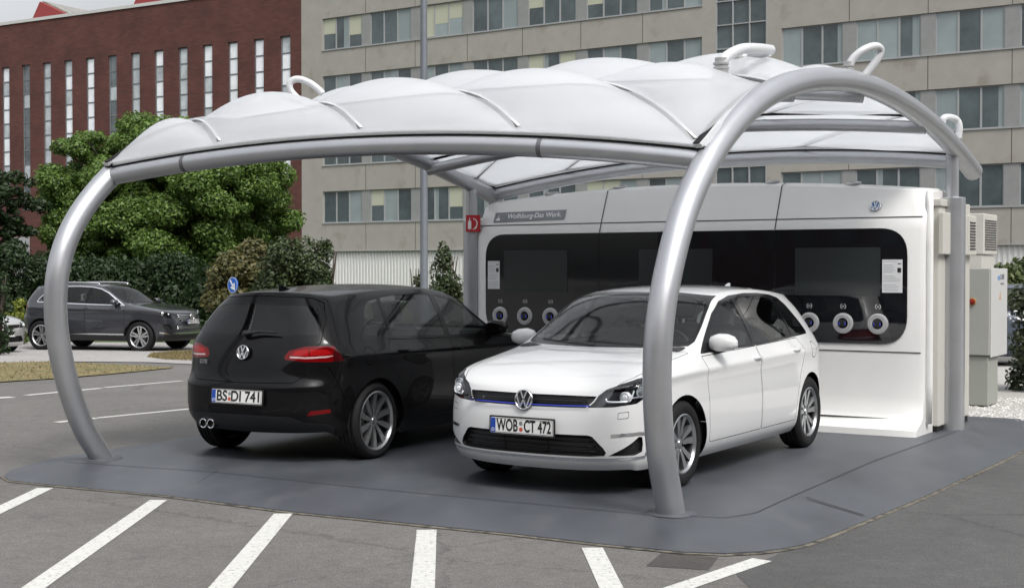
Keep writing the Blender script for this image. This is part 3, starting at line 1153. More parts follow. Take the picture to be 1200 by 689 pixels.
    if suv:
        b2 = B()
        for z in (.595, .632, .668, .700):
            tube(b2, [G((2.150 - .60 * max(0, abs(y_) - .02) ** 2, y_, z)) for y_ in np.linspace(-.43, .43, 17)], .010, 6)
        for z in (.44, .465, .49):
            tube(b2, [G((2.165 - .33 * y_ * y_, y_, z)) for y_ in np.linspace(-.50, .50, 17)], .007, 6)
        obj('grille_bars', b2, M_chrome, root, smooth=True)
    if suv:
        for sg in (1, -1):
            b2 = B()
            P = [G((x, sg * y, z)) for x, y, z in ((.10, .575, 1.415), (.02, .575, 1.445), (-.4, .575, 1.468), (-.9, .565, 1.455), (-1.25, .55, 1.425), (-1.33, .548, 1.395))]
            tube(b2, spline(P, 4), .018, 8)
            obj('roof_rail', b2, M_chrome, root, smooth=True)
    # -------- hidden structure: floor, wheel liners, cabin
    bx = B()
    a0 = G((0, .62, .19))
    fl = [G((1.88, .60, 0)), G((-1.78, .60, 0))]
    zf = g((0, 0, .19))[2]
    box(bx, fl[1].x, -wb - ar, -.58, .58, zf + .10, zf + .14)
    box(bx, -wb - ar, -wb + ar, -.54, .54, zf + .06, zf + .10)
    box(bx, -wb + ar, wb - ar, -.80, .80, zf - .015, zf + .02)
    box(bx, wb - ar, wb + ar, -.54, .54, zf + .02, zf + .05)
    box(bx, wb + ar, fl[0].x, -.56, .56, zf + .01, zf + .04)
    # engine bay block and firewall keep light out of the nose
    box(bx, wb + ar, fl[0].x - .06, -.55, .55, zf + .04, g((0, 0, .58))[2])
    box(bx, g((.98, 0, 0))[0], g((1.01, 0, 0))[0], -.70, .70, zf, g((0, 0, .84))[2])
    obj('underbody', bx, M_dark, root)
    for cx in (wb, -wb):
        for sg in (1, -1):
            b2 = B()
            yi, yo = .54, ((.845 if cx > 0 else .815) if not suv else .90)
            prev = None
            A_ = [(cx + (ar - .002) * cos(rad(t)), R + (ar - .002) * sin(rad(t))) for t in range(-6, 187, 8)]
            lo = [b2.verts.new((x, sg * yi, z)) for x, z in A_]
            hi = [b2.verts.new((x, sg * yo, z)) for x, z in A_]
            for k in range(len(A_) - 1): b2.faces.new((lo[k], lo[k + 1], hi[k + 1], hi[k]))
            b2.faces.new(lo)
            obj('wheel_liner', b2, M_dark, root)
            o = make_wheel(root, cx, sg * track, R, rim, kind, side=sg)
    # cabin
    b2 = B()
    dz = [(g((x, 0, z))[0], g((x, 0, z))[2]) for x, z in ((1.10, .90), (1.08, .985), (.95, 1.00), (.70, .99), (.60, .93), (.57, .70), (.75, .55), (1.10, .5))]
    prism(b2, dz, 'y', -.70, .70)
    dash = obj('dashboard', b2, M_trimgrey, root, bevel=.02)
    b2 = B()
    st = G((.55, .36, .93))
    Mx = Matrix.Translation(st) @ Matrix.Rotation(rad(65), 4, 'Y')
    pts = [Mx @ Vector((.18 * cos(2 * pi * k / 24), .18 * sin(2 * pi * k / 24), 0)) for k in range(25)]
    tube(b2, pts, .014, 8, caps=False)
    box(b2, -.05, .05, -.17, .17, -.015, .01, M=Mx)
    obj('steering_wheel', b2, M_black, root, smooth='auto')
    zs = g((0, 0, .36))[2]
    for sg in (1, -1): seat(root, g((.02, 0, 0))[0], sg * .37, zs)
    seat(root, g((-.85, 0, 0))[0], 0, zs + .02, bench=True)
    b2 = B()
    hr = [(g((x, 0, z))[0], g((x, 0, z))[2]) for x, z in ((.24, 1.365), (-.1, 1.415), (-.8, 1.42), (-1.4, 1.375), (-1.4, 1.365), (-.8, 1.41), (-.1, 1.405), (.24, 1.355))]
    prism(b2, hr, 'y', -.50, .50)
    obj('headliner', b2, mat('headliner', (.5, .5, .48), .9) if not priv else M_trimgrey, root)
    b2 = B()
    c = G((.45, 0, 1.31))
    box(b2, c.x - .02, c.x + .02, -.12, .12, c.z - .03, c.z + .035)
    obj('rear_view_mirror', b2, M_black, root, bevel=.012)
    # door cards
    for sg in (1, -1):
        b2 = B()
        box(b2, g((-1.3, 0, 0))[0], g((.65, 0, 0))[0], *(sorted((sg * .74, sg * .78))), zf + .1, g((0, 0, .93))[2])
        obj('door_card', b2, M_trimgrey, root)
    # parcel shelf, luggage back
    b2 = B()
    box(b2, g((-1.80, 0, 0))[0], g((-1.28, 0, 0))[0], -.60, .60, g((0, 0, .93))[2], g((0, 0, .95))[2])
    obj('parcel_shelf', b2, M_trimgrey, root)
    # mirrors, handles
    sm = 1.14 if not suv else 1.25
    for i, sg in enumerate((1, -1)):
        q = G((.68, .785, 1.022))
        mirror(fdoors[i], q.x, q.y * sg, q.z, P_ if not suv else M_mirror_dark, sg, sm)
        q = G((-.03, .866, .868)); door_handle(fdoors[i], q.x, q.y, q.z, P_, sg)
        q = G((-.94, .862, .888)); door_handle(rdoors[i], q.x, q.y, q.z, P_, sg)
    # plates and badges; front: local x -> car -y (reads left to right seen from the front)
    q = G((2.176, 0, .475)) if not suv else G((2.20, 0, .575))
    licence_plate(root, (q.x, 0, q.z), (rad(90), 0, rad(90)), plate, w_=.52)
    q = G((2.135, 0, .662)) if not suv else G((2.165, 0, .66))
    emblem(root, .073 if not suv else .09, (q.x, 0, q.z), (rad(84), 0, rad(90)), M_chrome, M_black, .022)
    q = G((-2.03, 0, .885)) if not suv else G((-2.03, 0, .885))
    emblem(hatch, .060, (-1.998 if not suv else q.x, 0, .902 if not suv else q.z), (rad(80), 0, rad(-90)), M_chrome, M_black, .020)
    q = G((-2.02, 0, .575))
    if style != 'suv': licence_plate(root, (-2.088, 0, .545), (rad(85), 0, rad(-90)), plate)
    # wipers
    b2 = B()
    for (y0, y1) in ((.60, -.02), (.05, -.50)):
        Pp = []
        for k in range(9):
            t = k / 8
            y_ = lerp(y0, y1, t)
            xx = 1.175 - .25 * (abs(y_) / .745) ** 2.2
            q = G((xx + .012 - .045 * t, y_, 1.004 + .03 * t))
            Pp.append(q)
        tube(b2, Pp, .008, 6)
    obj('windscreen_wiper', b2, M_black, root, smooth=True)
    b2 = B()
    tube(b2, [G((-1.965, .02, 1.055)), G((-1.945, -.12, 1.075)), G((-1.935, -.30, 1.07))], [.016, .012, .007], 8)
    lathe(b2, [(.001, -.02), (.026, -.015), (.03, .02)], 16, axis='x', c=G((-1.945, .03, 1.055)))
    obj('rear_wiper', b2, M_black, hatch, smooth='auto')
    # spoiler lip
    # aerial
    b2 = B()
    q = G((-1.45, 0, 1.415))
    prism(b2, [(q.x + .09, q.z - .01), (q.x - .07, q.z - .01), (q.x - .075, q.z + .045), (q.x - .04, q.z + .035)], 'y', -.014, .014)
    obj('roof_aerial', b2, M_gloss if not style == 'golf' or priv else M_white, root, bevel=.006)
    return root, dict(body=body, hood=hood, hatch=hatch, fd=fdoors, rd=rdoors)

def paintmat(name, col, rough, metal=0, coat=1.0, flake=0):
    m = mat(name, col, rough, metal, coat=(.34 if max(col) < .02 else coat), coatr=.02, backdark=True, spec=.1 if max(col) < .02 else .5)
    return m
M_mirror_dark = mat('mirror_dark', (.03, .035, .045), .25, .3, coat=1)
# ================================================================ setting: ground, road, pad
def sheet(name, pts, z, m, kind='structure', follow=True, sub=None):
    """flat sheet laid over the terrain, z above it"""
    bm = B()
    f = bm.faces.new([bm.verts.new((p[0], p[1], 0)) for p in pts])
    for yy in (17, 35):
        bmesh.ops.bisect_plane(bm, geom=bm.verts[:] + bm.edges[:] + bm.faces[:], plane_co=(0, yy, 0), plane_no=(0, 1, 0))
    for v in bm.verts: v.co.z = (terr(v.co.y) if follow else 0) + z
    for f in bm.faces:
        if f.normal.z < 0: f.normal_flip()
    me = bpy.data.meshes.new(name)
    bm.normal_update()
    bm.to_mesh(me); bm.free()
    o = link(name, me, m)
    return tag(o, kind=kind)

def asphalt(name, base, var, patch=.0):
    m = bpy.data.materials.new(name)
    m.use_nodes = True
    N, L = m.node_tree.nodes, m.node_tree.links
    p = N['Principled BSDF']
    p.inputs['Roughness'].default_value = .88
    tc = N.new('ShaderNodeTexCoord')
    def noise(sc, det=6, ro=.6):
        n = N.new('ShaderNodeTexNoise')
        n.inputs['Scale'].default_value = sc
        n.inputs['Detail'].default_value = det
        n.inputs['Roughness'].default_value = ro
        L.new(tc.outputs['Object'], n.inputs['Vector'])
        return n
    fine, mid, big = noise(160, 3), noise(9, 6, .7), noise(.45, 5)
    def rng(n, a, b, c, d_):
        r = N.new('ShaderNodeMapRange')
        for k, v in zip(('From Min', 'From Max', 'To Min', 'To Max'), (a, b, c, d_)): r.inputs[k].default_value = v
        L.new(n.outputs['Fac'], r.inputs['Value'])
        return r.outputs['Result']
    def mul(a, b):
        q = N.new('ShaderNodeMath'); q.operation = 'MULTIPLY'
        L.new(a, q.inputs[0]); L.new(b, q.inputs[1])
        return q.outputs[0]
    k = mul(mul(rng(fine, .3, .7, .45, 1.65), rng(mid, .3, .7, .86, 1.15)), rng(big, .35, .65, 1 - var, 1 + var))
    stain = noise(1.7, 7, .75)
    k = mul(k, rng(stain, .60, .70, 1.0, .70))
    vo = N.new('ShaderNodeTexVoronoi'); vo.feature = 'DISTANCE_TO_EDGE'; vo.inputs['Scale'].default_value = .38
    wv = N.new('ShaderNodeVectorMath'); wv.operation = 'MULTIPLY_ADD'
    L.new(mid.outputs['Color'], wv.inputs[0]); wv.inputs[1].default_value = (.35, .35, 0); L.new(tc.outputs['Object'], wv.inputs[2])
    L.new(wv.outputs['Vector'], vo.inputs['Vector'])
    cr = N.new('ShaderNodeMapRange')
    for kk, vv_ in zip(('From Min', 'From Max', 'To Min', 'To Max'), (.0, .006, .62, 1.0)): cr.inputs[kk].default_value = vv_
    L.new(vo.outputs['Distance'], cr.inputs['Value'])
    k = mul(k, cr.outputs['Result'])
    sc = N.new('ShaderNodeVectorMath'); sc.operation = 'SCALE'
    sc.inputs[0].default_value = base
    L.new(k, sc.inputs['Scale'])
    L.new(sc.outputs['Vector'], p.inputs['Base Color'])
    bn = N.new('ShaderNodeBump')
    bn.inputs['Strength'].default_value = .45
    bn.inputs['Distance'].default_value = .006
    L.new(fine.outputs['Fac'], bn.inputs['Height'])
    L.new(bn.outputs['Normal'], p.inputs['Normal'])
    return m
M_asph = asphalt('asphalt', (.112, .107, .100), .10)
M_asph_dark = asphalt('asphalt_new', (.068, .067, .066), .2)
M_asph_light = asphalt('path_surface', (.27, .26, .25), .06)
M_line = mat('road_paint', (.52, .52, .49), .7, noise=.14, nscale=30, dirt=((.20, .19, .18), 38, .57))
M_pad = mat('pad_coating', (.060, .066, .076), .48, noise=.34, nscale=1.6, bump=.06, bscale=70, dirt=((.074, .079, .087), 3.2, .56), stretch=(1, .5, 1))
M_padedge = mat('pad_seam', (.02, .02, .021), .8)
M_grass_dry = mat('dry_turf', (.17, .135, .06), .95, noise=.45, nscale=9, dirt=((.07, .085, .025), 3.5, .5), bump=.6, bscale=60)
M_lawn = mat('lawn', (.035, .06, .014), .95, noise=.4, nscale=4, bump=.5, bscale=40)
M_soil = mat('soil', (.05, .038, .026), .95, noise=.4, nscale=6)

# one ground sheet to the horizon
bm = B()
xs = [-700, -120, -60, -30, -10, 0, 10, 30, 60, 120, 700]
ys = [-60, 0, 8, 17, 35, 60, 120, 900]
gv = [[bm.verts.new((x, y, terr(y))) for x in xs] for y in ys]
for j in range(len(ys) - 1):
    for i in range(len(xs) - 1):
        bm.faces.new((gv[j][i], gv[j][i + 1], gv[j + 1][i + 1], gv[j + 1][i]))
tag(obj('ground', bm, M_asph), kind='structure')

# road beyond the pad: lawn bank, path, dry verge
def G2(*uv): return [tuple(at(u, v)[:2]) for u, v in uv]
sheet('lawn', [(-60, 39.0), (-8.5, 37.5), (-6.2, 33.5), (-5.2, 34), (-3.4, 44), (2, 60), (2, 84), (-90, 84)], .010, M_lawn)
sheet('path', G2((-160, 450), (-60, 428), (0, 425.5), (60, 424), (175, 425), (238, 428), (236, 406), (215, 402), (120, 401.5), (0, 401), (-160, 401)), .014, M_asph_light)
sheet('grass_verge', G2((-160, 470), (0, 448.5), (70, 444), (130, 439), (205, 431.5), (180, 430), (120, 427), (60, 424.5), (0, 425.5), (-160, 440)), .018, M_grass_dry)
sheet('grass_island', G2((172, 419), (178, 415), (205, 412.5), (242, 411), (250, 422), (228, 423), (195, 422)), .018, M_grass_dry)

def line(a, b, w_=.12, nm='road_marking'):
    A, C = at(*a), at(*b)
    t = (C - A); t.z = 0; t.normalize()
    n_ = Vector((-t.y, t.x, 0)) * w_ / 2
    return sheet(nm, [(A + n_)[:2], (A - n_)[:2], (C - n_)[:2], (C + n_)[:2]], .004, M_line)
line((31, 587), (62, 571)) if False else None
for a, b in (((-60, 626), (53, 572)), ((5, 713), (186, 586)), ((238, 713), (332, 602)), ((493, 725), (500, 621)), ((735, 728), (694, 642)), ((740, 708), (893, 656))):
    line(a, b, .125)
for a, b, w_ in (((-60, 469), (15, 465.5), .22), ((30, 463.3), (118, 455), .12), ((123, 454.2), (213, 446.4), .10), ((66, 495), (113, 490), .12), ((115, 489.7), (224, 479), .09)):
    line(a, b, w_)

# dark resurfaced asphalt at the right
sheet('asphalt_patch', G2((905, 652), (1010, 603), (1215, 512), (1320, 540), (1400, 720), (950, 745), (890, 700), (862, 672)), .002, M_asph_dark)
sheet('asphalt_repair', G2((757, 663), (830, 668), (842, 653), (775, 648)), .002, asphalt('asphalt_repair_old', (.05, .046, .042), .2))

# ---------------------------------------------------------------- pad
PZ = 0.0
outer = [at(u, v, z=-.055)[:2] for u, v in ((4, 558), (12, 551), (60, 537), (140, 525), (240, 510))]
# far side continues behind the cars
outer += [(-2.70, 13.35), (-2.45, 13.9)]
outer += [(-.30, 17.6), (1.2, 17.9), (5.6, 14.9)]
outer += [at(u, v, z=-.055)[:2] for u, v in ((1226, 512), (1216, 518), (1180, 537), (1080, 583), (970, 628), (945, 637), (920, 642), (890, 646), (850, 648), (800, 646.5), (700, 636.5), (600, 625), (340, 599), (190, 580), (60, 568), (12, 563))]
inner = [at(u, v, z=0)[:2] for u, v in ((76, 541), (250, 553), (420, 571), (600, 588), (760, 603), (850, 606.5), (885, 601), (920, 585), (1024, 540), (1130, 502), (1150, 495))]
inner += [(4.75, 14.6), (1.0, 17.2), (-.1, 16.9), (-2.1, 13.9), (-2.75, 12.9)]
inner += [at(150, 528, z=0)[:2]]
bm = B()
from mathutils.geometry import delaunay_2d_cdt
pts2 = [Vector(p[:2]) for p in outer] + [Vector(p[:2]) for p in inner]
no, ni = len(outer), len(inner)
edges = [(i, (i + 1) % no) for i in range(no)] + [(no + i, no + (i + 1) % ni) for i in range(ni)]
r = delaunay_2d_cdt(pts2, edges, [], 1, 1e-5)
vv = []
for k, p in enumerate(r[0]):
    src = r[3][k][0] if r[3][k] else -1
    vv.append(bm.verts.new((p.x, p.y, PZ if src >= no else -.052)))
for f in r[2]:
    try: bm.faces.new([vv[i] for i in f])
    except Exception: pass
# edge skirt
be = [e for e in bm.edges if len(e.link_faces) == 1]
g = bmesh.ops.extrude_edge_only(bm, edges=be)
for v in g['geom']:
    if isinstance(v, bmesh.types.BMVert): v.co.z = -.075
pad = tag(obj('pad', bm, M_pad), kind='structure')
# plate joints of the ramp and the crumbling joint round the pad
def seam(nm, pl, w_, z, m):
    P = strip([p[:2] for p in pl], w_)
    bm = B()
    n_ = len(pl)
    lo = [bm.verts.new((P[i][0], P[i][1], z if not callable(z) else z(i))) for i in range(len(P))]
    for i in range(n_ - 1):
        bm.faces.new((lo[i], lo[i + 1], lo[len(P) - 2 - i], lo[len(P) - 1 - i]))
    return tag(obj(nm, bm, m), kind='structure')
seam('pad_seam', [at(u, v, z=0) for u, v in ((76, 541), (250, 553), (420, 571), (600, 588), (760, 603), (850, 606.5), (885, 601), (920, 585), (1024, 540), (1130, 502))], .010, PZ + .004, mat('joint_grey', (.040, .044, .050), .6))
M_grit = mat('grit_joint', (.13, .115, .09), .95, noise=.7, nscale=25, bump=.8, bscale=60, dirt=((.03, .03, .02), 14, .5))
ed = [at(u, v, z=-.056) for u, v in ((2, 558.5), (12, 564), (60, 569), (190, 581), (340, 600.5), (600, 626.5), (700, 638), (800, 648), (850, 650), (890, 648), (920, 644), (945, 639), (970, 630), (1080, 584.5), (1180, 538.5), (1226, 514))]
seam('pad_joint', ed, .045, -.055, M_grit)
for a, b in (((214, 577), (255, 552)), ((945, 583), (1012, 604))):
    A, C = at(*a, z=-.05), at(*b, z=-.0)
    if a[0] == 945: A, C = at(*a, z=-.001), at(*b, z=-.045)
    seam('pad_seam', [Vector((A.x, A.y, 0)), Vector((C.x, C.y, 0))], .012 if a[0] < 900 else .02, (lambda i, A=A, C=C: (A.z, C.z, C.z, A.z)[i] + .006), mat('joint_grey', (.1, .1, .1), .6) if a[0] < 900 else M_padedge)
# gravel bed behind the pad at the right
M_gravel = mat('gravel_bed', (.34, .33, .31), .9, noise=.35, nscale=40, bump=1.0, bscale=35)
sheet('gravel_bed', [(3.2, 17.9), (4.0, 13.7), (5.62, 12.55), (14, 9.8), (30, 16), (30, 26), (6, 26)], .006, M_gravel)
# gravel stones: one object of loose chips on the bed
def chips():
    rr = random.Random(3)
    V, Fc = [], []
    for k in range(5200):
        y = rr.uniform(12.6, 17.5)
        x = rr.uniform(4.1, 8.5)
        if x < 4.0 + (14.2 - y) * 1.1 or y < 12.6 - (x - 5.6) * .33 + .1: continue
        s_ = rr.uniform(.008, .022)
        b = len(V)
        rot = rr.uniform(0, 6.28)
        for q in ((1, 0, 0), (0, 1, .1), (-1, .2, 0), (0, -1, -.1), (0.1, .1, .9)):
            px = (q[0] * cos(rot) - q[1] * sin(rot)) * s_ * rr.uniform(.7, 1.3)
            py = (q[0] * sin(rot) + q[1] * cos(rot)) * s_ * rr.uniform(.7, 1.3)
            V.append((x + px, y + py, terr(y) + .006 + max(0, q[2]) * s_))
        for f in ((0, 1, 4), (1, 2, 4), (2, 3, 4), (3, 0, 4)): Fc.append([b + i for i in f])
    me = bpy.data.meshes.new('gravel')
    me.from_pydata(V, [], Fc)
    return tag(link('gravel', me, mat('gravel_stone', (.52, .51, .49), .85, noise=.4, nscale=12)), 'pale crushed stone gravel spread behind the dark pad by the cabinets', 'gravel', kind='stuff')
chips()

# ================================================================ buildings
M_conc = mat('facade_concrete', (.315, .30, .27), .85, noise=.10, nscale=1.1, bump=.05, bscale=30, dirt=((.25, .23, .195), .8, .57))
M_conc2 = mat('pier_grey', (.24, .245, .24), .7, noise=.1, nscale=2)
M_joint = mat('facade_joint', (.07, .06, .05), .9)
M_frame = mat('window_frame_alu', (.30, .31, .31), .5)
M_pane = mat('office_glass', (.065, .085, .09), .06, spec=.8, noise=.7, nscale=.35)
M_pane2 = mat('office_glass_pale', (.24, .285, .29), .1, spec=.8, noise=.2, nscale=.5)
M_blind = mat('roller_blind', (.42, .43, .33), .8)
M_curtain = mat('curtain_grey', (.22, .26, .265), .8, noise=.25, nscale=3, stretch=(14, 14, .1))
M_trim = mat('sill_white', (.5, .5, .48), .5)
M_corr = mat('corrugated_white', (.62, .62, .60), .6)
M_inside = mat('room_dark', (.02, .024, .025), .8)

def office():
    ang = math.atan2(-.559, .829)
    root = empty('office_building', (21.7, 64.6, -.5), ang, 'long beige concrete office block with rows of ribbon windows behind the canopy', 'building')
    Z0 = .5
    XL, XR = -42.6, 27
    sills = [4.5, 8.17, 11.84, 15.5, 19.2]
    WH = 2.02
    top = 23.2
    groups = [(-40.78 + 3.92 * k) for k in range(7)]            # window group starts, left wing
    groupsR = [-9.55 + 3.92 * k for k in range(9)]
    mod = 3.22
    strip_ = (-13.25, -10.35)
    bays = groups + groupsR
    # wall panels: horizontal bands, front face at y=0
    bm = B()
    prev = 2.75
    for s_ in sills + [None]:
        z0, z1 = prev, (s_ if s_ else top)
        for (a, b) in ((XL, strip_[0]), (strip_[1], XR)):
            box(bm, a, b, 0, .35, z0 + Z0, z1 + Z0)
        prev = (s_ or 0) + WH
    # full height strips: left edge, beside the stair window
    for s_ in sills:
        for (a, b) in ((XL, groups[0]), (groups[-1] + mod, strip_[0]), (strip_[1], groupsR[0]), (groupsR[-1] + mod, XR)):
            box(bm, a, b, 0.002, .35, s_ + Z0, s_ + WH + Z0)
    box(bm, XL, XR, .35, 14, 0, top + Z0 - .2)
    box(bm, strip_[0], strip_[1], 0, .35, 20.3 + Z0, top + Z0)
    for s_ in [2.75] + [q + WH for q in sills[:-1]]:
        nx = [q for q in sills if q > s_ + .5]
        z1 = (nx[0] if nx else top)
        for b_ in bays:
            if b_ in (groups[0], groupsR[0]): continue
            box(bm, b_ - .36, b_ - .325, -.004, .001, s_ + Z0 + .01, z1 + Z0 - .01, mi=1)
    wall = obj('wall', bm, [M_conc, M_joint], root)
    for s_ in sills:
        for lst in (groups, groupsR):
            for b_ in lst[1:]:
                bm = B()
                box(bm, b_ - .70, b_, .06, .35, s_ + Z0 + .001, s_ + WH + Z0 - .001)
                obj('window_pier', bm, M_conc2, root)
    for s_ in sills:
        for (a, b) in ((groups[0] - .05, groups[-1] + mod + .05), (groupsR[0] - .05, groupsR[-1] + mod)):
            bm = B()
            box(bm, a, b, -.05, .14, s_ + Z0 - .045, s_ + Z0 + .01)
            obj('window_sill', bm, M_frame, root)
    rr = random.Random(11)
    for fi, s_ in enumerate(sills):
        for b_ in bays:
            bm = B()
            z0, z1 = s_ + Z0 + .012, s_ + WH + Z0 - .002
            fw = .055
            box(bm, b_, b_ + mod, .10, .17, z0, z0 + fw); box(bm, b_, b_ + mod, .10, .17, z1 - fw, z1)
            xsn = [b_ + mod * k / 3 for k in range(4)]
            for k, x_ in enumerate(xsn):
                x_ = min(max(x_, b_ + fw / 2), b_ + mod - fw / 2)
                box(bm, x_ - fw / 2 - (.02 if 0 < k < 3 else 0), x_ + fw / 2 + (.02 if 0 < k < 3 else 0), .095, .172, z0 + fw, z1 - fw)
            win = obj('window', bm, M_frame, root)
            bm = B()
            for k in range(3):
                x0, x1 = xsn[k] + .03, xsn[k + 1] - .03
                q = rr.random()
                right = b_ > -11
                # behind the pane: dark room, curtain or blind
                mi = 0
                if right:
                    mi = 1 if (rr.random() < (.75 if fi in (2,) and b_ < -1 else .12)) else 0
                else:
                    mi = 1 if q < .22 else 0
                box(bm, x0, x1, .130, .14, z0 + fw, z1 - fw, mi=mi)
                if not right and rr.random() < (.5 if fi == 3 else .12):
                    hb = rr.choice((.35, .5, .5, .62, 1.0)) * (WH - .15)
                    box(bm, x0, x1, .122, .1295, z1 - fw - hb, z1 - fw, mi=2)
                elif rr.random() < .3:
                    cw = (x1 - x0) * rr.choice((.25, .4, .99))
                    xa = x0 if rr.random() < .5 else x1 - cw
                    box(bm, xa, xa + cw, .122, .1295, z0 + fw, z1 - fw, mi=3)
            obj('pane', bm, [M_pane, M_pane2, M_blind, M_curtain], win)
    # stair window strip
    bm = B()
    a, b = strip_
    for k in range(4):
        x_ = lerp(a + .03, b - .03, k / 3)
        box(bm, x_ - .03, x_ + .03, .0, .10, 4.4 + Z0, 20.3 + Z0)
    z = 4.4
    while z < 20.3:
        box(bm, a, b, .01, .095, z + Z0, z + .06 + Z0)
        z += 1.24
    box(bm, a, b, .0, .35, 2.76 + Z0, 4.4 + Z0, mi=1)
    sw = obj('stair_window', bm, [M_frame, M_conc], root)
    bm = B()
    box(bm, a, b, .10, .12, 4.4 + Z0, 20.3 + Z0)
    obj('pane', bm, M_pane, sw)
    # ground floor of white corrugated sheet
    bm = B()
    n_ = int((XR - XL) / .25)
    for k in range(n_):
        x_ = XL + .05 + k * .25
        prism(bm, [(x_, .349), (x_ + .03, .10), (x_ + .12, .10), (x_ + .15, .349)], 'z', 0, 2.70 + Z0)
    box(bm, XL, XR, .15, .348, 0, 2.74 + Z0)
    obj('plinth_cladding', bm, M_corr, root)
    bm = B()
    box(bm, XL, XR, -.06, .349, 2.70 + Z0, 2.749 + Z0)
    obj('band_flashing', bm, M_frame, root)
    bm = B()
    box(bm, XL - .1, XR, -.1, 14, top + Z0, top + .3 + Z0)
    obj('roof', bm, M_joint, root)
office()

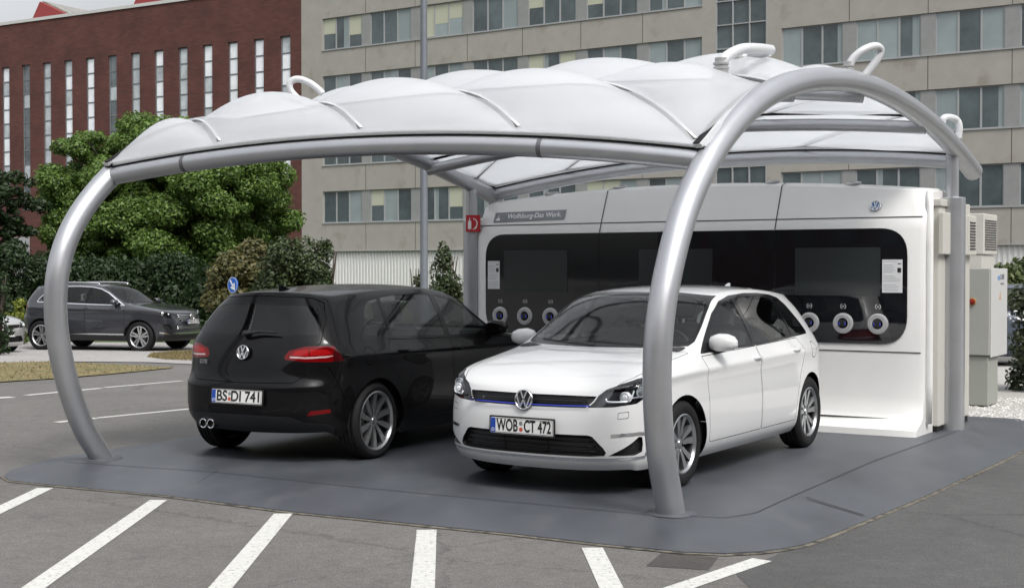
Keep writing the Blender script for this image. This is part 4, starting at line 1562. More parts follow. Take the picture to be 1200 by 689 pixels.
def brick_building():
    ang = math.atan2(-.509, .861)
    root = empty('brick_hall', (-13.6, 88.45, -.5), ang, 'dark red brick factory hall with tall narrow window slots at left', 'building')
    m = bpy.data.materials.new('dark_red_brick')
    m.use_nodes = True
    N, L = m.node_tree.nodes, m.node_tree.links
    p = N['Principled BSDF']; p.inputs['Roughness'].default_value = .9
    tc = N.new('ShaderNodeTexCoord'); mp = N.new('ShaderNodeMapping')
    mp.inputs['Rotation'].default_value = (rad(90), 0, 0)
    br = N.new('ShaderNodeTexBrick')
    br.inputs['Scale'].default_value = 1.0
    br.inputs['Brick Width'].default_value = .5
    br.inputs['Row Height'].default_value = .16
    br.inputs['Mortar Size'].default_value = .018
    br.inputs['Color1'].default_value = (.104, .034, .026, 1)
    br.inputs['Color2'].default_value = (.074, .025, .020, 1)
    br.inputs['Mortar'].default_value = (.07, .034, .028, 1)
    nz = N.new('ShaderNodeTexNoise'); nz.inputs['Scale'].default_value = .5; nz.inputs['Detail'].default_value = 8
    mr = N.new('ShaderNodeMapRange')
    for k, v in zip(('From Min', 'From Max', 'To Min', 'To Max'), (.3, .7, .8, 1.2)): mr.inputs[k].default_value = v
    sc = N.new('ShaderNodeVectorMath'); sc.operation = 'SCALE'
    L.new(tc.outputs['Object'], mp.inputs['Vector']); L.new(mp.outputs['Vector'], br.inputs['Vector'])
    L.new(tc.outputs['Object'], nz.inputs['Vector']); L.new(nz.outputs['Fac'], mr.inputs['Value'])
    L.new(br.outputs['Color'], sc.inputs[0]); L.new(mr.outputs['Result'], sc.inputs['Scale'])
    L.new(sc.outputs['Vector'], p.inputs['Base Color'])
    Z0 = .5
    top = 19.9 + Z0
    slots = [(-.95 - 2.262 * k) for k in range(22)]    # left edge at x - w
    wd = .86
    zb, zt = 7.2 + Z0, 16.75 + Z0
    bm = B()
    XL = -62
    box(bm, XL, 0, 0, .9, zt, top); box(bm, XL, 0, 0, .9, 0, zb)
    xs = [0] + [q for s_ in slots for q in (s_, s_ - wd)] + [XL]
    for i in range(0, len(xs) - 1, 2):
        box(bm, xs[i + 1], xs[i], 0, .9, zb, zt)
    box(bm, XL, 0, .9, 20, 0, top - .05)
    obj('wall', bm, m, root)
    bm = B()
    box(bm, XL, 0.05, -.08, 20, top, top + .22)
    obj('parapet_coping', bm, M_trim, root)
    mpn = [mat('slot_glass_pale', (.80, .83, .86), .12, spec=.9, noise=.2, nscale=.7), mat('slot_glass_dark', (.11, .13, .14), .08, spec=.9, noise=.6, nscale=.9), mat('slot_glass_mid', (.42, .46, .48), .1, spec=.9, noise=.4, nscale=.9)]
    rr = random.Random(5)
    pick = [0, 0, 0, 0, 2, 0, 2, 1, 0, 0, 2, 1, 0, 1, 0, 1, 2]
    for i, s_ in enumerate(slots):
        bm = B()
        a, b = s_ - wd + .002, s_ - .002
        y0, y1 = .12, .20
        box(bm, a, a + .09, y0, y1, zb + .01, zt - .01); box(bm, b - .09, b, y0, y1, zb + .01, zt - .01)
        n_ = 9
        for k in range(n_ + 1):
            z = lerp(zb + .01, zt - .10, k / n_)
            box(bm, a + .09, b - .09, y0 + .01, y1, z, z + .09)
        f = obj('window', bm, mat('slot_frame', (.16, .17, .18), .5), root)
        bm = B()
        for k in range(n_):
            z0, z1 = lerp(zb + .01, zt - .10, k / n_) + .09, lerp(zb + .01, zt - .10, (k + 1) / n_)
            box(bm, a + .09, b - .09, y0 + .04, y0 + .05, z0, z1, mi=pick[i % 17] if rr.random() < .8 else 2)
        obj('pane', bm, mpn, f)
    # sawtooth rooflights
    for i, (x0, w_) in enumerate(((-27.5, 7), (-16.5, 7), (-5.5, 7), (-38.5, 7))):
        bm = B()
        h = 2.3
        # triangular monitor running back from the parapet
        prism(bm, [(x0 - w_ / 2, top + .22), (x0 + w_ / 2, top + .22), (x0 - w_ / 2 + 1.6, top + .22 + h)], 'y', 4.0, 4.4, mi=0)
        prism(bm, [(x0 - w_ / 2 + .3, top + .22), (x0 + w_ / 2 + .3, top + .22), (x0 - w_ / 2 + 1.6, top + .32 + h), (x0 - w_ / 2 + 1.4, top + .32 + h)], 'y', 4.4, 16, mi=1)
        obj('rooflight', bm, [mat('rooflight_red', (.22, .03, .03), .7), mat('rooflight_felt', (.22, .215, .20), .9, noise=.3, nscale=1.5)], root)
    # door and small window near the ground, seen left of the tree
    for nm, u0, u1, v0, v1, mm in (('door', 17, 35, 278, 330, M_frame), ('window', 28, 38, 232, 246, M_pane2)):
        def loc(u, v):
            k = (u - 600) / F
            t = (-13.6 - k * 88.45) / (.861 + k * .509) if False else (-13.6 - k * 88.45) / (.861 + k * .509)
            dep = 88.45 + .509 * t
            return -t, CAMH - (v - 315) * dep / F + Z0
        x0, z1 = loc(u0, v0); x1, z0 = loc(u1, v1)
        bm = B(); box(bm, x0, x1, -.03, .05, max(z0, 0.02), z1)
        obj(nm, bm, mm, root)
brick_building()

def added_hall():
    """unseen brick hall added behind the camera for paint and glass to reflect"""
    root = empty('added_hall', (0, -27, 0), rad(8), 'dark brick hall added out of view behind the viewpoint for reflections', 'building')
    bm = B()
    box(bm, -95, 80, -14, 0, -.1, 21.5)  # added mass, tall enough to keep low sky out of the reflections
    obj('wall', bm, bpy.data.materials['dark_red_brick'], root)
    for k in range(26):
        x0 = -92 + k * 6.4
        bm = B(); box(bm, x0, x0 + 3.4, -.02, .06, 3.0, 12.6)
        obj('window', bm, M_pane, root)
    bm = B(); box(bm, -95.2, 80.2, -14.2, .25, 21.5, 21.9)
    obj('roof', bm, M_joint, root)
added_hall()
# ================================================================ canopy
RB, LB = Vector((1.0414, 8.8666)), Vector((-3.4398, 11.4237))
def dirn(a): return Vector((cos(rad(a)), sin(rad(a))))
nR, nL = dirn(54.35), dirn(57)
RA = [(0.0, -.03), (-.075, .2), (-.15, .41), (-.205, .86), (-.17, 1.24), (-.06, 1.56), (.14, 1.96), (.40, 2.25), (.75, 2.54), (1.29, 2.83), (1.89, 3.01), (2.55, 3.11), (3.27, 3.16), (4.09, 3.11), (5.0, 2.98), (5.77, 2.78), (6.34, 2.585)]
LA = [(0.02, -.03), (-.10, .14), (-.22, .31), (-.38, .72), (-.47, 1.14), (-.46, 1.54), (-.34, 1.87), (-.16, 2.12), (.08, 2.36), (.39, 2.59), (.78, 2.78), (1.24, 2.90), (2.2, 3.01), (3.2, 2.99), (4.15, 2.86), (4.75, 2.74), (5.56, 2.55), (5.95, 2.44)]
CX, CY = 1.2, 12.4
canopy = empty('carport_canopy', (CX, CY, 0), 0, 'white air cushion canopy on curved silver steel tubes over the two cars', 'canopy')
def c3(p): return Vector((p[0] - CX, p[1] - CY, p[2]))
def arch3(base, n_, prof): return [c3((base.x + n_.x * s, base.y + n_.y * s, z)) for s, z in prof]
bm = B()
def relax(P, n=60):
    P = list(P)
    for _ in range(n):
        P = [P[0]] + [P[i] * .5 + (P[i - 1] + P[i + 1]) * .25 for i in range(1, len(P) - 1)] + [P[-1]]
    return P
ra = relax(spline(arch3(RB, nR, RA), 6), 14)
tube(bm, ra, .094, 32)
rt = obj('arch_tube', bm, M_tube, canopy, smooth='auto')
bm = B()
la = relax(spline(arch3(LB, nL, LA), 6), 14)
tube(bm, la, .092, 32)
lt = obj('arch_tube', bm, M_tube, canopy, smooth='auto')
for b_ in (RB, LB):
    bm = B()
    lathe(bm, [(.001, .006), (.16, .006), (.165, -.001)], 32, axis='z')
    obj('foot_plate', bm, M_pad, canopy, loc=c3((b_.x, b_.y, .002)))
def prof_at(prof, s):
    i = min(range(len(prof)), key=lambda k: prof[k][0])
    xs = [p[0] for p in prof[i:]]; zs = [p[1] for p in prof[i:]]
    # smooth by sampling a spline
    return float(np.interp(s, xs, zs))
_rs = [(p.x, p.y, p.z) for p in ra]
def arch_pt(base, n_, dense, s):
    # dense: local spline points; find by along-distance on the upper branch
    best = None
    d_ = [((p.x + CX - base.x) * n_.x + (p.y + CY - base.y) * n_.y, p.z) for p in dense]
    i = min(range(len(d_)), key=lambda k: d_[k][0])
    xs = [q[0] for q in d_[i:]]; zs = [q[1] for q in d_[i:]]
    return Vector((base.x + n_.x * s - CX, base.y + n_.y * s - CY, float(np.interp(s, xs, zs))))
def S(a, w_, camb=.215):
    PL = arch_pt(LB, nL, la, .09 + (5.87 - .09) * a)
    PR = arch_pt(RB, nR, ra, .48 + (6.12 - .48) * a)
    q = PL.lerp(PR, w_)
    q.z += (camb - .115 * math.exp(-((a - .22) / .20) ** 2) - .02 * math.exp(-((a - .78) / .12) ** 2)) * 4 * w_ * (1 - w_)
    q.z -= .10 * math.sqrt(max(0, sin(pi * a)))
    return q
rows = [0, .25, .5, .78, 1.0]
for i, a in enumerate(rows):
    bm = B()
    tube(bm, [S(a, t / 28) for t in range(29)], .072 if i in (0, 4) else .06, 24)
    o = obj('beam', bm, M_tube, canopy, smooth='auto')
    if i == 0:
        for t in (.155, .765):
            bm = B()
            P = [S(0, t + k) for k in (-.0035, .0035)]
            tube(bm, P, .0735, 24, caps=False)
            obj('beam_joint', bm, mat('joint_line', (.15, .15, .16), .5, .5), o, smooth='auto')
# clamping rails on the outer edge: white rail with black gasket
UP = .085
def railpath(fn_, n_, lift, w_, h, nm, m, off=0.0):
    bm = B()
    P = [fn_(k / n_) for k in range(n_ + 1)]
    cen = S(.5, .5)
    prev = None
    for i, p in enumerate(P):
        t = (P[min(n_, i + 1)] - P[max(0, i - 1)]).normalized()
        inn = cen - p
        inn -= t * inn.dot(t)
        u = t.cross(Vector((0, 0, 1))).normalized()
        if u.dot(cen - p) < 0: u = -u
        up = t.cross(u)
        if up.z < 0: up = -up
        c = p + up * lift + u * off
        ring = [bm.verts.new(c + u * (w_ / 2 * sx_) + up * (h / 2 * sz_)) for sx_, sz_ in ((-1, -1), (1, -1), (1, 1), (-1, 1))]
        if prev:
            for k in range(4): bm.faces.new((prev[k], prev[(k + 1) % 4], ring[(k + 1) % 4], ring[k]))
        else: bm.faces.new(ring)
        prev = ring
    bm.faces.new(prev)
    return obj(nm, bm, m, canopy)
M_rail = mat('clamp_rail', (.70, .70, .70), .35, .3)
edges_ = [lambda t: S(0, t), lambda t: S(1, t), lambda t: S(t, 0), lambda t: S(t, 1)]
for i, e_ in enumerate(edges_):
    side_ = i >= 2
    up_ = .022 if side_ else 0
    railpath(e_, 40, .076 + up_, .06, .012, 'gasket', M_rubber, 0 if not side_ else .03)
    railpath(e_, 40, .098 + up_, .05, .032, 'clamp_rail', M_rail, 0 if not side_ else .03)
    railpath(e_, 40, .118 + up_, .045, .008, 'gasket', M_rubber, .012 if not side_ else .045)
# screws on the front rail
for k in range(1, 22):
    bm = B()
    p = S(0, k / 22)
    lathe(bm, [(.001, .004), (.007, .003), (.008, 0)], 8, axis='z', c=(p.x, p.y, p.z + .122))
    obj('rail_screw', bm, M_steel, canopy)

def etfe(name):
    m = bpy.data.materials.new(name)
    m.use_nodes = True
    N, L = m.node_tree.nodes, m.node_tree.links
    p = N['Principled BSDF']
    p.inputs['Base Color'].default_value = (.80, .81, .83, 1)
    p.inputs['Roughness'].default_value = .17
    p.inputs['Specular IOR Level'].default_value = .5
    tl = N.new('ShaderNodeBsdfTranslucent')
    tl.inputs['Color'].default_value = (.90, .92, .94, 1)
    ms = N.new('ShaderNodeMixShader')
    ms.inputs['Fac'].default_value = .58
    tc = N.new('ShaderNodeTexCoord')
    nz = N.new('ShaderNodeTexNoise')
    nz.inputs['Scale'].default_value = 2.6
    nz.inputs['Detail'].default_value = 4
    nz.inputs['Distortion'].default_value = 1.2
    bn = N.new('ShaderNodeBump')
    bn.inputs['Strength'].default_value = .22
    bn.inputs['Distance'].default_value = .03
    L.new(tc.outputs['Object'], nz.inputs['Vector'])
    L.new(nz.outputs['Fac'], bn.inputs['Height'])
    L.new(bn.outputs['Normal'], p.inputs['Normal'])
    L.new(p.outputs['BSDF'], ms.inputs[1])
    L.new(tl.outputs['BSDF'], ms.inputs[2])
    tr = N.new('ShaderNodeBsdfTransparent')
    m2 = N.new('ShaderNodeMixShader')
    m2.inputs['Fac'].default_value = .22
    L.new(ms.outputs['Shader'], m2.inputs[1])
    L.new(tr.outputs['BSDF'], m2.inputs[2])
    L.new(m2.outputs['Shader'], N['Material Output'].inputs['Surface'])
    return m
M_etfe = etfe('air_cushion_foil')
SK = 1.32        # skew of the diagonal seams
def cushion(a0, a1, cl, cr):
    """foil cushion between two beams (a0..a1) and two diagonal seams (w + SK*a = cl .. cr)"""
    lo_, hi_ = max(a0, (cl - 1) / SK), min(a1, cr / SK)
    if hi_ - lo_ < .02: return
    n_ = 22
    wl = lambda a: max(0.0, cl - SK * a)
    wr = lambda a: min(1.0, cr - SK * a)
    if wr((lo_ + hi_) / 2) - wl((lo_ + hi_) / 2) < .02: return
    def dist(a, w_):
        d_ = [(a - a0) * 5.7, (a1 - a) * 5.7, (w_ + SK * a - cl) * 3.3, (cr - w_ - SK * a) * 3.3, w_ * 5.3, (1 - w_) * 5.3]
        b_ = 1.0
        for q in d_: b_ *= 1 - math.exp(-max(0, q) / .42)
        return b_
    cmax = max(dist(lerp(lo_, hi_, i / 12), lerp(wl(lerp(lo_, hi_, i / 12)), wr(lerp(lo_, hi_, i / 12)), j / 12)) for i in range(13) for j in range(13))
    size = min(1, math.sqrt((hi_ - lo_) / .25 * max(wr(lo_) - wl(lo_), wr(hi_) - wl(hi_)) / .25))
    bm = B()
    def patch(sgn, h):
        g = {}
        for i in range(n_ + 1):
            a = lerp(lo_, hi_, i / n_)
            for j in range(n_ + 1):
                w_ = lerp(wl(a), wr(a), j / n_)
                bul = max(0, dist(a, w_)) / cmax
                q = S(a, w_)
                e1 = S(min(1, a + .02), w_) - S(max(0, a - .02), w_)
                e2 = S(a, min(1, w_ + .02)) - S(a, max(0, w_ - .02))
                nn = e1.cross(e2).normalized()
                if nn.z < 0: nn = -nn
                g[i, j] = bm.verts.new(q + nn * (.118 + sgn * (.004 + h * size * bul)))
        for i in range(n_):
            for j in range(n_):
                bm.faces.new((g[i, j], g[i + 1, j], g[i + 1, j + 1], g[i, j + 1]))
    patch(1, .180)
    patch(-1, .095)
    bmesh.ops.remove_doubles(bm, verts=bm.verts, dist=.0006)
    return obj('air_cushion', bm, M_etfe, canopy, smooth=True)
seams = [-.05, .22, .475, .73, .985, 1.24, 1.495, 1.75, 2.005, 2.4]
for r_ in range(4):
    a0, a1 = rows[r_], rows[r_ + 1]
    for k in range(len(seams) - 1): cushion(a0, a1, seams[k], seams[k + 1])
    for c_ in seams[1:-1]:
        lo_, hi_ = max(a0, (c_ - 1) / SK), min(a1, c_ / SK)
        if hi_ - lo_ < .02: continue
        bm = B()
        P = [S(lerp(lo_, hi_, t / 10), c_ - SK * lerp(lo_, hi_, t / 10)) + Vector((0, 0, .132)) for t in range(11)]
        tube(bm, [q + Vector((0, 0, .012)) for q in P], .014, 8)
        obj('seam_rail', bm, M_rail, canopy, smooth=True)
        bm = B()
        tube(bm, [q + Vector((0, 0, .002)) for q in P], .019, 8)
        obj('seam_gasket', bm, mat('gasket_grey', (.16, .16, .165), .6), canopy, smooth=True)
for a in rows[1:4]:
    bm = B()
    tube(bm, [S(a, t / 20) + Vector((0, 0, .115)) for t in range(21)], .020, 8)
    obj('seam_rail', bm, M_rubber, canopy, smooth=True)
# air hoses
M_hose = mat('air_hose', (.55, .56, .57), .3, coat=.6, bump=.25, bscale=6)
def hose(pts, depths, r_=.042):
    P = [c3(at(u, v, depth=d_)) for (u, v), d_ in zip(pts, depths)]
    bm = B()
    tube(bm, spline(P, 6), r_, 14)
    h = obj('air_hose', bm, M_hose, canopy, smooth='auto')
    return h, P
def fitting(h, p, k=1.0):
    bm = B()
    lathe(bm, [(.001, -.09), (.085, -.09), (.085, -.015), (.055, -.012), (.055, .04), (.062, .045), (.062, .06), (.05, .065), (.05, .075), (.06, .08), (.06, .095), (.048, .10), (.048, .13), (.001, .13)], 24, axis='z')
    bmesh.ops.scale(bm, vec=(k, k, k), verts=bm.verts)
    obj('hose_fitting', bm, mat('fitting_grey', (.42, .42, .42), .4, .5), h, smooth='auto', loc=p)
h, P = hose([(845, 84), (847, 72), (857, 63), (872, 57.5), (890, 57.5), (903, 59)], [10.3, 10.3, 10.4, 10.5, 10.7, 10.9]); fitting(h, P[0] + Vector((0, 0, -.03)))
h, P = hose([(865, 77), (868, 69), (878, 65), (892, 62), (902, 60.5)], [11.1, 11.1, 11.1, 11.0, 10.95]); fitting(h, P[0] + Vector((0, 0, -.03)))
h, P = hose([(994, 82), (999, 70), (1012, 59), (1026, 54.5), (1032, 60), (1026, 73), (1011, 92)], [11.4, 11.4, 11.4, 11.45, 11.5, 11.5, 11.5], .034); fitting(h, P[0] + Vector((0, 0, -.04)), .8)
h, P = hose([(1104, 145), (1106, 139), (1113, 138), (1121, 141), (1124, 149), (1123, 162)], [13.6, 13.6, 13.65, 13.7, 13.7, 13.7], .036)
h, P = hose([(352, 119), (341, 107), (340, 97), (349, 93), (362, 97), (372, 104), (378, 110)], [11.9, 11.9, 11.9, 11.9, 11.9, 11.9, 11.9], .030)
# posts
for (u, base, th, tw, ztop, zsw) in ((1119, (4.368, 13.54), .128, .062, 2.80, 2.29), (552, (-.47, 15.98), .10, .065, 2.62, 2.15)):
    bx_, by_ = base
    bm = B()
    lathe(bm, [(th, -.02), (th, zsw), (th - .006, zsw + .006), (tw, zsw + .007)], 32, axis='z')
    bmesh.ops.holes_fill(bm, edges=[e for e in bm.edges if len(e.link_faces) == 1])
    p_ = obj('post', bm, M_tube, canopy, smooth='auto', loc=c3((bx_, by_, 0)))
    bm = B()
    lathe(bm, [(tw, 0), (tw, ztop - zsw)], 24, axis='z')
    obj('post_head', bm, M_tube, p_, smooth='auto', loc=(0, 0, zsw))
# fire extinguisher sign on the left post
sg = empty('fire_extinguisher_sign', (0, 0, 0), rad(-3), 'small square red fire extinguisher sign fixed to the left silver post', 'sign')
pq = at(554.5, 262, depth=15.84)
sg.location = pq
bm = B(); box(bm, -.085, .085, -.004, .004, -.098, .098)
obj('sign_plate', bm, mat('sign_red', (.42, .015, .02), .4), sg, bevel=.002)
bm = B()
M_sw = mat('sign_white', (.8, .8, .8), .4)
box(bm, -.060, -.022, -.0065, -.0045, -.068, .020)
prism(bm, [(-.060, .022), (-.022, .022), (-.034, .040), (-.048, .040)], 'y', -.0065, -.0045)
box(bm, -.044, -.036, -.0065, -.0045, .042, .066)
P = strip(arc(-.012, .0, .058, 78, -60, 14), .010)
prism(bm, P, 'y', -.0065, -.0045)
P = strip([(-.004, -.066), (.030, -.058), (.040, -.030)], .012)
prism(bm, P, 'y', -.0065, -.0045)
obj('sign_symbol', bm, M_sw, sg)

# ================================================================ charging station
M_shell = mat('station_shell', (.74, .74, .725), .32, coat=.35, coatr=.1, noise=.03, nscale=2)
M_panelblk = mat('station_glass', (.008, .009, .011), .04, coat=.5, spec=.6)
M_screen = mat('screen_off', (.030, .036, .036), .12, spec=.5)
M_ring = mat('socket_ring', (.50, .50, .51), .4, .3)
M_seamd = mat('shell_seam', (.03, .03, .03), .7)
M_signgrey = mat('sign_grey', (.20, .215, .23), .4)
M_blue2 = mat('emblem_blue', (.02, .10, .25), .3, coat=.6)
M_led2 = mat('socket_led', (.02, .03, .30), .4, emit=((.10, .14, 1.0), .22))
st = empty('charging_station', (-.413, 15.884, 0), rad(-33), 'long white charging station with black glass band, screens and round sockets', 'charging station')
LNG = 5.2
def ztop(x): return 2.385 + .13 * (1 - ((x - LNG / 2) / (LNG / 2)) ** 2)
bm = B()
xsn = [0, .05, .4, .9, 1.3, 1.66, 2.1, 2.6, 3.1, 3.7, 4.1, 4.5, 4.9, 5.15, 5.2]
prev = None
rings_ = []
for i, x in enumerate(xsn):
    e_ = .03 if i in (0, len(xsn) - 1) else 0
    zt = ztop(x) - e_
    bow = .055 * (1 - ((x - 2.6) / 2.6) ** 2)
    P = [(1.15, .0), (1.15, zt - .12), (1.05, zt - .02), (.60, zt), (.30, zt - .015), (.19, zt - .05), (.045 + e_, 2.10), (.0 + e_, 1.97), (-.0 + e_, .86), (-.005 + e_, .60), (-.02 + e_, .35), (-.05 + e_, .20), (-.11 + e_, .12), (-.20 + e_, .085), (-.26 + e_, .06), (-.27 + e_, .0)]
    rings_.append([bm.verts.new((x, y - bow, z)) for y, z in P])
for a, b in zip(rings_, rings_[1:]):
    for k in range(len(a) - 1): bm.faces.new((a[k], a[k + 1], b[k + 1], b[k]))
bm.faces.new(rings_[0]); bm.faces.new(rings_[-1][::-1])
shell = obj('shell', bm, M_shell, st, smooth='auto')
def bowf(x): return -.055 * (1 - ((x - 2.6) / 2.6) ** 2)
def ribbon(nm, P2, y_off, th, m, par, n_=None):
    """outline in (x, z) bent along the bow of the front"""
    return None
def front_panel(nm, outline, m, par, y0, y1, cuts=26):
    bm = B()
    prism(bm, outline, 'y', y0, y1)
    xs_ = [p[0] for p in outline]
    a, b = min(xs_), max(xs_)
    n_ = max(1, int((b - a) / .2))
    for k in range(1, n_):
        bmesh.ops.bisect_plane(bm, geom=bm.verts[:] + bm.edges[:] + bm.faces[:], plane_co=(lerp(a, b, k / n_), 0, 0), plane_no=(1, 0, 0))
    for v in bm.verts: v.co.y += bowf(v.co.x)
    bmesh.ops.triangulate(bm, faces=[f for f in bm.faces if len(f.verts) > 4])
    return obj(nm, bm, m, par)
band_o = rounded([(.14, .86), (5.04, .86), (5.04, 1.985), (.14, 1.985)], [.27, .27, .27, .27], 8)
band = front_panel('glass_band', band_o, M_panelblk, st, -.012, .02)
for x in (1.665, 3.70):
    front_panel('panel_seam', [(x - .004, .87), (x + .004, .87), (x + .004, 1.975), (x - .004, 1.975)], M_dark, band, -.0135, -.0125)
    for (y0, z0), (y1, z1) in (((.0, 1.987), (.045, 2.10)), ((.045, 2.10), (.19, ztop(x) - .05)), ((.19, ztop(x) - .05), (.30, ztop(x) - .015)), ((.3, ztop(x) - .015), (.6, ztop(x))), ((-.005, .60), (0, .858)), ((-.02, .35), (-.005, .6))):
        bm = B()
        b_ = bowf(x)
        vs = [bm.verts.new(q) for q in ((x - .006, y0 + b_ - .003, z0 + .002), (x + .006, y0 + b_ - .003, z0 + .002), (x + .006, y1 + b_ - .003, z1 + .002), (x - .006, y1 + b_ - .003, z1 + .002))]
        bm.faces.new(vs)
        obj('shell_seam', bm, M_seamd, shell)
for z, y in ((2.092, .040), (.785, -.002)):
    n_ = 20
    bm = B()
    lo = [bm.verts.new((lerp(.03, 5.17, k / n_), y - .004 + bowf(lerp(.03, 5.17, k / n_)), z - .005)) for k in range(n_ + 1)]
    hi = [bm.verts.new((lerp(.03, 5.17, k / n_), y - .001 + bowf(lerp(.03, 5.17, k / n_)), z + .005)) for k in range(n_ + 1)]
    for k in range(n_): bm.faces.new((lo[k], lo[k + 1], hi[k + 1], hi[k]))
    obj('shell_seam', bm, M_seamd, shell)
for x0 in (.40, 2.16, 3.92):
    s_ = front_panel('screen', [(x0, 1.325), (x0 + .86, 1.325), (x0 + .86, 1.80), (x0, 1.80)], M_screen, band, -.0165, -.012)
    for k in range(3):
        cx = (x0 - .05 if x0 < 1 else x0 + .10) + .345 * k + (0 if x0 < 1 or x0 > 3 else .0)
        if x0 > 3: cx = 4.07 + .345 * k
        y = bowf(cx) - .012
        bm = B()
        lathe(bm, [(.052, -.016), (.056, -.020), (.072, -.020), (.074, -.014), (.078, -.014), (.080, -.022), (.098, -.018), (.102, -.004), (.102, .01)], 40, axis='y', c=(cx, y, 1.055))
        sk = obj('socket', bm, M_ring, band, smooth='auto')
        bm = B()
        disc(bm, .054, 'y', -.006, (cx, y, 1.055), 32)
        lathe(bm, [(.054, -.006), (.054, -.017)], 32, axis='y', c=(cx, y, 1.055))
        obj('socket_well', bm, M_gloss, sk)
        bm = B()
        prism(bm, rounded([(cx - .032, 1.028), (cx + .032, 1.028), (cx + .038, 1.068), (cx + .026, 1.088), (cx - .026, 1.088), (cx - .038, 1.068)], .012), 'y', y - .034, y - .013)
        obj('plug_cover', bm, M_black, sk, bevel=.004)
        for sg_ in (-1, 1):
            bm = B()
            box(bm, cx + sg_ * .030 - .004, cx + sg_ * .030 + .004, y - .036, y - .032, 1.040, 1.068)
            obj('socket_light', bm, M_led2, sk)
        bm = B()
        for sg_ in (-1, 1):
            P = strip([(cx + sg_ * (.006 + .020 * cos(rad(t))), 1.222 + .022 * sin(rad(t))) for t in range(-80, 81, 20)], .006)
            prism(bm, P, 'y', y - .003, y - .001)
        box(bm, cx - .010, cx + .010, y - .003, y - .001, 1.216, 1.227)
        obj('socket_icon', bm, mat('icon_grey', (.5, .5, .5), .5), sk)
# notices
M_paper = mat('paper', (.70, .71, .72), .7)
M_print = mat('print_grey', (.38, .38, .39), .8)
for x0 in (.175, 4.80):
    w_ = .165 if x0 < 1 else .195
    n1 = front_panel('notice', [(x0, 1.36), (x0 + w_, 1.36), (x0 + w_, 1.68), (x0, 1.68)], M_paper, band, -.016, -.0125)
    n1['label'] = 'white printed notice sheet on the black band'
    rr = random.Random(int(x0 * 10))
    for k in range(17):
        z = 1.665 - k * .0175
        if k in (1, 7, 12): continue
        l_ = w_ * (rr.uniform(.6, .85) if k > 8 or k < 2 else rr.uniform(.45, .6))
        front_panel('print_line', [(x0 + .012, z - .0035), (x0 + .012 + l_, z - .0035), (x0 + .012 + l_, z + .0005), (x0 + .012, z + .0005)], M_print, n1, -.0172, -.0162)
    front_panel('print_image', [(x0 + w_ - .048, 1.555), (x0 + w_ - .012, 1.555), (x0 + w_ - .012, 1.60), (x0 + w_ - .048, 1.60)], M_ink, n1, -.0172, -.0162)
    front_panel('print_image', [(x0 + w_ - .045, 1.635), (x0 + w_ - .015, 1.635), (x0 + w_ - .015, 1.645), (x0 + w_ - .045, 1.645)], M_ink, n1, -.0172, -.0162)
# header sign and emblem: on the sloping header
def hdr(z): return lerp(.045, .19, (z - 2.10) / (ztop(.7) - .05 - 2.10))
ht = math.atan2(.145, ztop(.7) - 2.15)
hs_ = empty('tmp', (0, 0, 0))
bpy.data.objects.remove(hs_)
xs0, xs1, zc = .20, 1.18, 2.19
M_ = Matrix.Translation(((xs0 + xs1) / 2, hdr(zc) + bowf(.7) - .004, zc)) @ Matrix.Rotation(-ht * 1.0, 4, 'X') @ Matrix.Rotation(rad(-1.8), 4, 'Z')
bm = B(); box(bm, -.485, .485, -.004, .010, -.062, .062, M=M_)
hsg = obj('header_sign', bm, M_signgrey, st)
t_ = text('sign_lettering', 'Wolfsburg-Das Werk.', .088, mat('letter_white', (.75, .76, .77), .5), hsg, bold=.0012, sx=1.0)
t_.matrix_local = M_ @ Matrix.Translation((.07, -.006, .002)) @ Matrix.Rotation(rad(90), 4, 'X') @ Matrix.Diagonal((.93, 1, 1, 1))
bm = B()
for P in ([(-.455, -.045), (-.395, -.045), (-.405, -.015), (-.418, -.02), (-.425, .035), (-.432, -.02), (-.445, -.012)],):
    prism(bm, P, 'y', -.007, -.0045)
for v in bm.verts: v.co = M_ @ v.co
obj('sign_skyline', bm, mat('letter_white', (.75, .76, .77), .5), hsg)
emblem(st, .055, (4.70, hdr(2.20) + bowf(4.7) - .012, 2.205), (rad(90) - ht, 0, 0), mat('emblem_silver', (.72, .74, .76), .25, .6), M_blue2, .012)
for x in (.85, 1.75, 2.55, 3.55, 4.40):
    z = ztop(x) - .012
    bm = B()
    lathe(bm, [(.001, .010), (.035, .012), (.040, .004), (.058, .005), (.062, .016), (.078, .014), (.080, -.01)], 32, axis='z')
    for q in (-.02, .02): box(bm, -.03, .03, q - .004, q + .004, .012, .017)
    bmesh.ops.rotate(bm, verts=bm.verts, matrix=Matrix.Rotation(rad(12), 3, 'X'))
    obj('roof_downlight', bm, M_steel, st, smooth='auto', loc=(x, .32 + bowf(x), z + .003))
# dark foot slot and end pillar
bm = B()
prism(bm, rounded([(3.95, -.075), (4.85, -.075), (4.85, -.035), (3.95, -.035)], .02), 'z', .10, .145)
bm.free()
bm = B()
n_ = 16
P = [(lerp(3.1, 5.0, k / n_), bowf(lerp(3.1, 5.0, k / n_)) - .085 - .025 * sin(pi * k / n_)) for k in range(n_ + 1)]
Q = [(lerp(3.1, 5.0, k / n_), bowf(lerp(3.1, 5.0, k / n_)) - .085 + .002) for k in range(n_ + 1)]
P = [bm.verts.new((p[0], p[1], .148 - .0)) for p in P]; Q = [bm.verts.new((p[0], p[1], .152)) for p in Q]
for k in range(n_): bm.faces.new((P[k], P[k + 1], Q[k + 1], Q[k]))
obj('foot_slot', bm, M_dark, st)
bm = B()
tube(bm, [(5.215, .10, .10), (5.225, .085, .5), (5.225, .085, 1.8), (5.215, .12, 2.22), (5.19, .2, 2.33)], .035, 12)
obj('end_trim', bm, M_shell, st, smooth=True)

